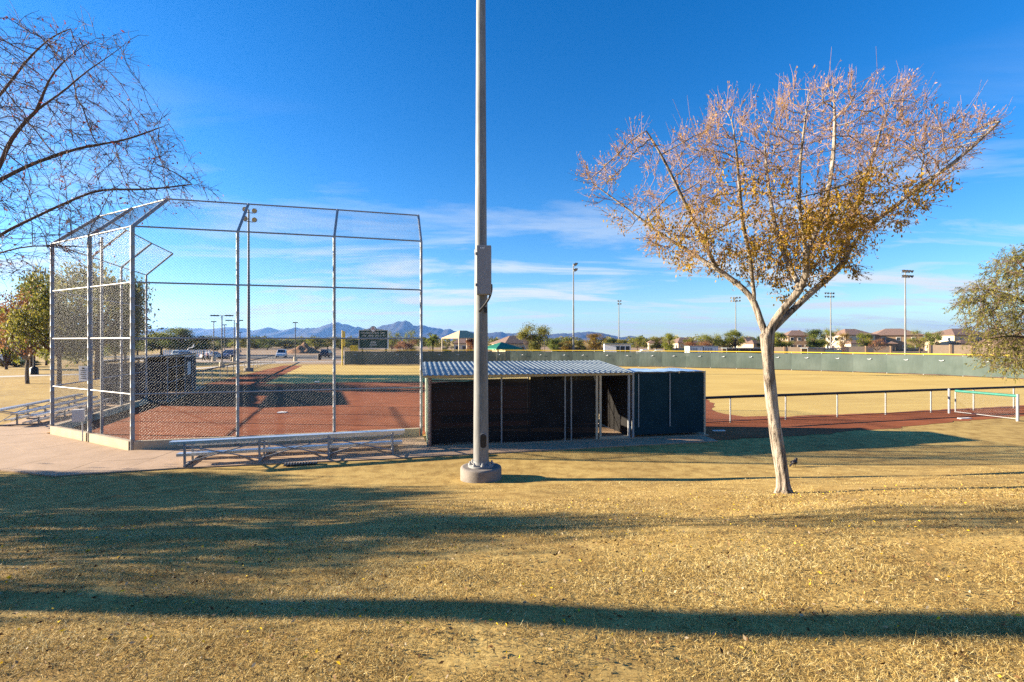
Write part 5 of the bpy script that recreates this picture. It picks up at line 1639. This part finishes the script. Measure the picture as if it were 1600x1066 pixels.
def house(px, d, w, dep, storeys, wall, roof, label, rz=0.0, wing=True, name='house'):
    root = thing(name, label, 'house', (gx(px, d), d, 0), rz)
    H = 2.75 * storeys + .2
    MB().box((0, 0, H / 2), (w, dep, H)).build('wall', M[wall], root)
    rf = hip(MB(), w, dep, H, 1.5 + .06 * w).build('roof', M[roof], root)
    MB().box((w * .2, dep * .1, H + 1.35), (.7, .7, 1.5)).build('chimney', M[wall], rf)
    if wing:
        MB().box((-w * .36, -dep * .5 - 1.3, 1.4), (w * .42, 3.2, 2.8)).build('wall', M[wall], root)
        mb = MB(); hip(mb, w * .42, 3.6, 2.8, 1.1)
        mb.v = [(v[0] - w * .36, v[1] - dep * .5 - 1.2, v[2]) for v in mb.v]; mb.build('roof', M[roof], root)
    for s in range(storeys):
        for fx in ((.12, .38) if wing and s == 0 else (-.34, -.02, .3)):
            for side in (0, 1):
                c = (fx * w, -dep / 2 - .02, 1.5 + s * 2.8) if side == 0 else (-w / 2 - .02, fx * dep, 1.5 + s * 2.8)
                sz = (1.25, .10, 1.25) if side == 0 else (.10, 1.25, 1.25)
                f = MB().box(c, sz).build('window', M['stucco_white'], root)
                c2 = (c[0], c[1] - .045, c[2]) if side == 0 else (c[0] - .045, c[1], c[2])
                MB().box(c2, (sz[0] * .84 if side == 0 else .03, .03 if side == 0 else sz[1] * .84, 1.06)).build('pane', M['glass'], f)
    return root
house(1168, 172, 9, 9, 1, 'stucco_tan', 'tile_brown', 'brown-roofed house seen left of the tree trunk', R(20))
house(1243, 185, 8, 8, 2, 'stucco_brown', 'tile_brown', 'dark small house just right of the tree trunk', R(-10), False)
house(1328, 172, 11.5, 9, 2, 'stucco_cream', 'tile_red', 'cream two-storey house with red roof behind the outfield', R(8))
house(1396, 172, 13.5, 10, 2, 'stucco_brown', 'tile_red', 'brown two-storey house beside the tallest light pole', R(-20))
house(1497, 175, 15, 11, 2, 'stucco_tan', 'tile_brown', 'wide house behind the block wall, left of the feathery tree', R(5))
house(1560, 168, 14, 10, 1, 'stucco_cream', 'tile_red', 'low red-roofed house behind the feathery tree at right', R(-4))
house(1068, 190, 9, 8, 1, 'stucco_tan', 'tile_brown', 'small house with dark roof above the grey sheds', R(10), False)
house(1030, 205, 9, 8, 1, 'stucco_tan', 'tile_red', 'tan house behind the two pale cars', R(-12), False)
house(806, 140, 11, 10, 1, 'stucco_tan', 'tile_brown', 'brown-roofed low building behind the olive bush', R(25), False)
house(726, 150, 6.5, 8, 1, 'stucco_cream', 'tile_red', 'cream cottage under the tan shade canopy', R(5), False)
# white shed with dark doorways
d = 128
ws = thing('shed', 'white flat-roofed shed left of the two pale cars', 'shed', (gx(964, d), d, 0), R(-8))
MB().box((0, 0, 1.35), (6.8, 4, 2.7)).build('wall', M['white'], ws)
MB().box((.3, -.2, 2.78), (7.4, 4.8, .16)).build('roof', M['roof_metal'], ws)
for x, w in ((.1, .9), (1.3, 1.1), (2.6, 1.0)): MB().box((x, -2.0, 1.2), (w, .10, 2.0)).build('door', M['car_dark'] if 'car_dark' in M else M['glass'], ws)
# grey sheds
d = 112
for k, (px, w, lb) in enumerate(((1084, 3.2, 'left one of two grey ribbed sheds behind the fence'), (1107, 3.3, 'right one of two grey ribbed sheds behind the fence'))):
    s_ = thing('storage_shed', lb, 'shed', (gx(px, d), d, 0), R(4), 'grey ribbed sheds')
    MB().box((0, 0, 1.15), (w, 2.6, 2.3)).build('wall', M['boxlight'], s_)
    MB().box((0, 0, 2.36), (w + .2, 2.8, .12)).build('roof', M['roof_metal'], s_)
    for j in range(5): MB().box((-w / 2 + .35 + j * (w - .7) / 4, -1.32, 1.0), (.34, .06, 1.9)).build('panel', M['white' if j > 2 else 'galv'], s_)
# dugouts and block of the neighbouring field
def low_shelter(px0, px1, d, top, front, label, rz=0):
    x0, x1 = gx(px0, d), gx(px1, d); w = x1 - x0; h = zat(top, d)
    s_ = thing('low_shelter', label, 'shelter', ((x0 + x1) / 2, d, 0), rz, 'shelters of the next field')
    MB().box((0, 1.2, h / 2 - .1), (w, .12, h - .2)).build('back_wall', M['blockwall'], s_)
    MB().box((0, 0, h - .08), (w + .3, 2.9, .14)).build('roof', M['roof_metal'], s_)
    n = max(2, int(w / 2.2))
    for k in range(n + 1): MB().box((-w / 2 + w * k / n, -1.2, h / 2 - .1), (.1, .1, h - .2)).build('post', M['galv'], s_)
    for k in range(n): MB().box((-w / 2 + w * (k + .5) / n, -1.21, h / 2 - .12), (w / n - .14, .03, h - .35)).build('screen', M[front], s_)
low_shelter(1132, 1187, 106, 543.5, 'screen_grey', 'long dark shelter left of the trunk beyond the fence')
low_shelter(1257, 1282, 106, 543.5, 'blockwall', 'beige shelter right of the trunk beyond the fence')
low_shelter(1284, 1309, 106, 544.0, 'bluepanel' if 'bluepanel' in M else 'siding', 'pale green shelter right of the trunk beyond the fence')
def block_wall(px0, d0, px1, d1, top, label):
    a = np.array((gx(px0, d0), d0)); b = np.array((gx(px1, d1), d1)); c = (a + b) / 2; t = b - a; ln = np.hypot(*t); rz = math.atan2(t[1], t[0])
    h = zat(top, (d0 + d1) / 2)
    w_ = thing('block_wall', label, 'wall', (c[0], c[1], 0), rz, 'beige garden walls')
    n = max(2, int(ln / 4))
    for k in range(n): MB().box((-ln / 2 + ln * (k + .5) / n, 0, h / 2), (ln / n - .42, .2, h)).build('wall_panel', M['blockwall'], w_)
    for k in range(n + 1): MB().box((-ln / 2 + ln * k / n, 0, h / 2 + .06), (.44, .44, h + .12)).build('pier', M['stucco_brown'], w_)
block_wall(1452, 128, 1700, 118, 539.5, 'long beige garden wall at right behind the feathery tree')
block_wall(1315, 130, 1392, 128, 541.5, 'beige garden wall in front of the two-storey houses')
block_wall(1190, 135, 1262, 132, 542.5, 'beige garden wall behind the tree trunk')
block_wall(1040, 150, 1075, 150, 544, 'short pale garden wall behind the two pale cars')
block_wall(870, 150, 945, 150, 544, 'pale garden wall left of the white shed')

# shade canopy
d = 110
M['shadecloth'] = surf('tan_shade_cloth', (.42, .31, .18), (.48, .365, .22), 1, .85)
sc_ = thing('shade_canopy', 'tan fabric hip-roofed shade canopy left of the huge near pole', 'canopy', (gx(721, d), d + 4, 0), R(40))
ze = zat(528, d); zt_ = zat(516.5, d + 3)
mb = MB(); s5 = 3.7
mb.add([(-s5, -s5, ze), (s5, -s5, ze), (s5, s5, ze), (-s5, s5, ze), (-1, 0, zt_), (1, 0, zt_), (-s5, -s5, ze - .12), (s5, -s5, ze - .12), (s5, s5, ze - .12), (-s5, s5, ze - .12)],
       [(0, 1, 5, 4), (1, 2, 5), (2, 3, 4, 5), (3, 0, 4), (6, 7, 1, 0), (7, 8, 2, 1), (8, 9, 3, 2), (9, 6, 0, 3)])
mb.build('fabric_roof', M['shadecloth'], sc_)
for sx_ in (-1, 1):
    for sy_ in (-1, 1): MB().tube((sx_ * s5 * .97, sy_ * s5 * .97, 0), (sx_ * s5 * .97, sy_ * s5 * .97, ze), .13, .13, 10).build('post', M['stucco_cream'], sc_)
# ramada with green roof
d = 86
M['green_roof'] = surf('green_metal_roof', (.015, .13, .075), (.03, .18, .11), 2, .5, .2)
rm = thing('ramada', 'picnic ramada with green metal roof right of the huge near pole', 'ramada', (gx(784, d), d, 0), R(32))
hip(MB(), 4.6, 4.6, zat(544.3, d), 1.1, .4, .05).build('roof', M['green_roof'], rm)
for sx_ in (-1, 1):
    for sy_ in (-1, 1): MB().box((sx_ * 2.1, sy_ * 2.1, 1.1), (.35, .35, 2.2)).build('post', M['stucco_cream'], rm)
MB().box((0, 0, .78), (1.6, .8, .07)).build('table', M['curb'], rm)
MB().box((0, 0, .4), (.5, .4, .74)).build('table_base', M['curb'], rm)
# yellow equipment box by the scoreboard
d = 80
yb = thing('equipment_box', 'yellow box on legs just left of the scoreboard', 'box', (gx(553.5, d), d, 0))
MB().box((0, 0, zat(544, d)), (1.1, .8, .95)).build('case', M['yellow'], yb)
for s in (-1, 1): MB().box((s * .45, 0, .75), (.1, .6, 1.5)).build('leg', M['dark'], yb)
# pile of dirt
rs = np.random.default_rng(9)
nq = 40
gxx, gyy = np.meshgrid(np.linspace(-1, 1, nq), np.linspace(-1, 1, nq))
hz = np.maximum(0, 1 - np.sqrt((gxx * 1.02) ** 2 + (gyy * 1.02) ** 2)) ** 1.15
hz = hz * (1 + .18 * np.sin(gxx * 7 + 1) * np.cos(gyy * 6) + .1 * np.sin(gxx * 15 + gyy * 9))
dV = np.stack([gxx.ravel() * 5.8, gyy.ravel() * 5, hz.ravel() * 2.9 + rs.normal(0, .05, nq * nq) * (hz.ravel() > .02) - .02], 1)
ii = (np.arange(nq - 1)[:, None] * nq + np.arange(nq - 1)[None, :]).ravel()
M['pile'] = surf('brown_dirt_pile', (.19, .10, .05), (.29, .16, .085), .8, .97, 0, .4, 6, fine=.5)
tag(obj('dirt_pile', mesh_arrays('dirt_pile', dV, np.stack([ii, ii + 1, ii + nq + 1, ii + nq], 1), smooth=True), M['pile'], None, (gx(474, 140), 140, 0)), 'brown heap of dirt beyond the car park, seen through the mesh', 'dirt pile')
# pale picket fence and white pipe in front of the round trees
d = 108
pf = thing('picket_fence', 'pale upright picket fence below the rounded green trees', 'fence', (gx(288, d), d, 0))
for k in range(24):
    x = gx(256 + k * 3.1, d) - gx(288, d)
    MB().box((x, 0, .8), (.26, .06, 1.55 + .12 * math.sin(k * 2.2))).build('picket', M['white'], pf)
for z in (.45, 1.2): MB().box((gx(291, d) - gx(288, d), .05, z), (10.4, .05, .09)).build('rail', M['white'], pf)
vp = thing('vent_pipe', 'white bent pipe standing before the rounded green trees', 'pipe', (gx(293, 104), 104, 0))
MB().path([(0, 0, 0), (0, 0, 1.5), (.25, 0, 2.0), (1.1, 0, 2.15), (1.35, 0, 2.4), (1.35, 0, 2.9)], .11, 8).build('pipe', M['white'], vp)

# ------------------------------------------------------------------ black bird on the grass
bx_, by_ = ground_at(1241, 732)
bz_ = float(height(bx_, by_))
bd = thing('bird', 'small black bird on the grass right of the tree trunk', 'bird', (bx_, by_, bz_), R(25))
mb = MB(); mb.ball((0, 0, .125), .075, 12, 8, (1.25, .75, .85)); mb.ball((.085, 0, .205), .042, 10, 7, (1.05, .9, 1))
mb.tube((.045, 0, .15), (.08, 0, .195), .05, .036, 10); mb.add([(-.06, -.03, .12), (-.06, .03, .12), (-.20, .025, .035), (-.20, -.025, .035), (-.06, -.02, .10), (-.06, .02, .10), (-.19, .02, .025), (-.19, -.02, .025)], [(0, 1, 2, 3), (7, 6, 5, 4), (0, 3, 7, 4), (1, 5, 6, 2), (3, 2, 6, 7)])
mb.build('body', M['black_bird'], bd)
MB().tube((.118, 0, .205), (.165, 0, .197), .012, .002, 6).build('beak', M['black_bird'], bd)
for s in (-1, 1):
    MB().ball((-.015, s * .052, .13), .06, 8, 6, (1.5, .28, .65)).build('wing', M['black_bird'], bd)
    MB().tube((.01, s * .025, .07), (.015, s * .028, 0), .006, .006, 5).build('leg', M['black_bird'], bd)

# ------------------------------------------------------------------ lawn litter: dormant blades and fallen leaves
rs = np.random.default_rng(11)
def scatter(d0, d1, dens, spread=1.22):
    area = spread * (d1 ** 2 - d0 ** 2)
    n = int(area * dens)
    d = np.sqrt(rs.uniform(d0 ** 2, d1 ** 2, n)); x = rs.uniform(-spread, spread, n) * d
    return x, d
parts = [scatter(1.75, 2.9, 30000), scatter(2.9, 4.2, 17000), scatter(4.2, 6.0, 8000), scatter(6.0, 8.5, 3300), scatter(8.5, 11.5, 1100), scatter(11.0, 14.0, 300)]
bxs = np.concatenate([p[0] for p in parts]); bys = np.concatenate([p[1] for p in parts])
# thin, worn patches in the turf
pat = np.sin(bxs * 1.3 + 2 * np.sin(bys * .9)) * np.sin(bys * 1.7 + 1.5 * np.sin(bxs * .8)) + .5 * np.sin(bxs * 4.1 + bys * 2.3) * np.sin(bys * 5.2 - bxs * 1.9) + .4 * np.sin(bxs * 9.7 - bys * 4) * np.sin(bys * 11.3 + bxs * 3)
kp = rs.random(len(bxs)) < np.clip(.70 + .5 * pat, .10, 1)
kp &= np.hypot(bxs - tbase[0], bys - tbase[1]) > .20 + .16 * rs.random(len(bxs))
bxs, bys, pat = bxs[kp], bys[kp], pat[kp]
nB = len(bxs)
bzs = height(bxs, bys)
az = rs.uniform(0, 2 * np.pi, nB); el = np.clip(rs.normal(.24, .34, nB), -.04, 1.25)
far = np.interp(bys, [2, 7, 14], [.95, 1.4, .7])
ln = rs.uniform(.008, .034, nB) * far * np.where(rs.random(nB) < .06, 1.8, 1); wd = rs.uniform(.0007, .0016, nB) * np.interp(bys, [2, 7, 14], [.95, 1.9, 2.6])
dv = np.stack([np.cos(az) * np.cos(el), np.sin(az) * np.cos(el), np.sin(el)], 1)
tw = rs.normal(0, .5, nB)
sv = np.stack([-np.sin(az) * np.cos(tw), np.cos(az) * np.cos(tw), np.sin(tw)], 1)
p0 = np.stack([bxs, bys, bzs + rs.uniform(0, .010, nB)], 1)
p2 = p0 + dv * ln[:, None]
V = np.stack([p0 - sv * wd[:, None], p0 + sv * wd[:, None], p2 + sv * (wd * .4)[:, None], p2 - sv * (wd * .4)[:, None]], 1).reshape(-1, 3)
Fb = np.arange(4 * nB).reshape(nB, 4)
tint = np.clip(rs.normal(.50 + .20 * pat, .25, nB), 0, 1)
M['blade'] = leaf_mat('dry_grass_blade', [(0.0, (.09, .055, .025)), (0.22, (.23, .145, .05)), (0.5, (.44, .305, .095)), (0.78, (.56, .42, .15)), (1.0, (.68, .58, .30))], .25, .7)
tag(obj('dry_grass', mesh_arrays('dry_grass', V, Fb, {'tint': np.repeat(tint, 4)}), M['blade']), 'short dormant golden grass covering the foreground berm', 'grass', kind='stuff')
# fallen leaves
x, d = scatter(1.7, 9.0, 120)
keep = rs.random(len(x)) < np.clip(.75 - .13 * x / np.maximum(d, 1) * 1.2, .25, 1)
x, d = x[keep], d[keep]
pz = height(x, d) + .022
dirs = np.stack([rs.normal(0, 1, len(x)), rs.normal(0, 1, len(x)), rs.normal(0, .35, len(x))], 1)
V, Fc = leaf_quads(np.stack([x, d, pz], 1), dirs, rs.uniform(.018, .040, len(x)), rs.uniform(.009, .020, len(x)), rs)
M['fallen'] = leaf_mat('fallen_leaf', [(0.0, (.05, .025, .012)), (0.35, (.16, .08, .03)), (0.6, (.30, .21, .11)), (0.80, (.38, .31, .21)), (0.90, (.60, .40, .01)), (1.0, (.68, .48, .01))], .15, .7)
tag(obj('fallen_leaves', mesh_arrays('fallen_leaves', V, Fc, {'tint': np.repeat(rs.random(len(x)) ** 1.1 * .97, 4)}), M['fallen']), 'scattered brown and yellow fallen leaves on the grass', 'leaves', kind='stuff')

# ------------------------------------------------------------------ hills and haze
crest = [(-700, 522), (-200, 520), (0, 521), (120, 520), (215, 519), (232, 517), (262, 514.5), (275, 516), (300, 514), (325, 516), (345, 513.5), (362, 512.5), (378, 514), (395, 517), (415, 514), (440, 517.5), (462, 514), (485, 514), (500, 513),
         (510, 508), (525, 505), (540, 509), (555, 513), (572, 514), (590, 512.5), (605, 509), (618, 505.5), (632, 503.5), (645, 509), (662, 511), (680, 514.5), (690, 513.5), (705, 516), (718, 520), (732, 518.5), (745, 521),
         (762, 521.5), (775, 520), (782, 519.5), (800, 522), (812, 520.5), (822, 522.5), (845, 523), (858, 525), (870, 521.5), (885, 522), (905, 520), (925, 519.5), (945, 522), (962, 526), (972, 528), (985, 525.5), (1000, 527.5), (1015, 529.5), (1030, 532), (1100, 534), (1300, 535), (2200, 536)]
cx, cy = np.array([c[0] for c in crest]), np.array([c[1] for c in crest])
MD = 6200.0
cols_ = np.linspace(-700, 1150, 620); rows_ = np.linspace(0, 1, 46)
rs = np.random.default_rng(4)
def fbm1(x, y, seed):
    out = 0; r_ = np.random.default_rng(seed)
    for o_ in range(5):
        f = 2 ** o_; a = .5 ** o_; p = r_.random(4) * 6.28
        out = out + a * (np.abs(np.sin(x * f * .9 + p[0] + 1.3 * np.sin(y * f * .7 + p[1]))) + np.abs(np.sin(y * f * 1.1 + p[2] + 1.1 * np.sin(x * f * .6 + p[3])))) / 2
    return out
PXg, Tg = np.meshgrid(cols_, rows_)
Dg = MD - 1500 + Tg * 2600
xg = (PXg - 800) / F * MD
top = (533 - np.interp(PXg, cx, cy)) / F * MD + 8
shape = np.where(Tg < .58, (Tg / .58) ** 1.25, 1 - ((Tg - .58) / .42) ** 1.6)
rid = fbm1(xg / 150, Dg / 210, 3)
top = top * (1 + .16 * (fbm1(xg / 60, xg / 80, 8) - .9))
zg = top * np.clip(shape, 0, 1) * (1 - .62 * (1 - np.exp(-((Tg - .58) / .16) ** 2)) * (rid - .35)) 
zg = np.where(Tg <= .001, -6, zg - 3)
Vm = np.stack([xg.ravel(), Dg.ravel(), zg.ravel()], 1)
nc, nr = len(cols_), len(rows_)
ii = (np.arange(nr - 1)[:, None] * nc + np.arange(nc - 1)[None, :]).ravel()
M['rock'] = surf('desert_rock', (.026, .026, .029), (.052, .047, .046), .01, .95, fine=.4)
tag(obj('mountain_range', mesh_arrays('mountain_range', Vm, np.stack([ii, ii + 1, ii + nc + 1, ii + nc], 1), smooth=False), M['rock']), kind='structure')

HAZE = 0.75e-4
if HAZE:
    hz_ = MB().box((0, 4300, 150 - 5), (17600, 9300, 310)).build('haze', None)
    m = bpy.data.materials.new('haze_air'); m.use_nodes = True
    nt = m.node_tree; nt.nodes.clear()
    out = nt.nodes.new('ShaderNodeOutputMaterial'); pv = nt.nodes.new('ShaderNodeVolumePrincipled')
    pv.inputs['Color'].default_value = (.17, .42, 1.0, 1); pv.inputs['Density'].default_value = HAZE; pv.inputs['Anisotropy'].default_value = 0.45
    nt.links.new(pv.outputs[0], out.inputs['Volume'])
    m.cycles.volume_sampling = 'DISTANCE'; m.cycles.homogeneous_volume = True
    hz_.data.materials.append(m)
    tag(hz_, 'thin blue air that veils the distant hills', 'haze', kind='stuff')
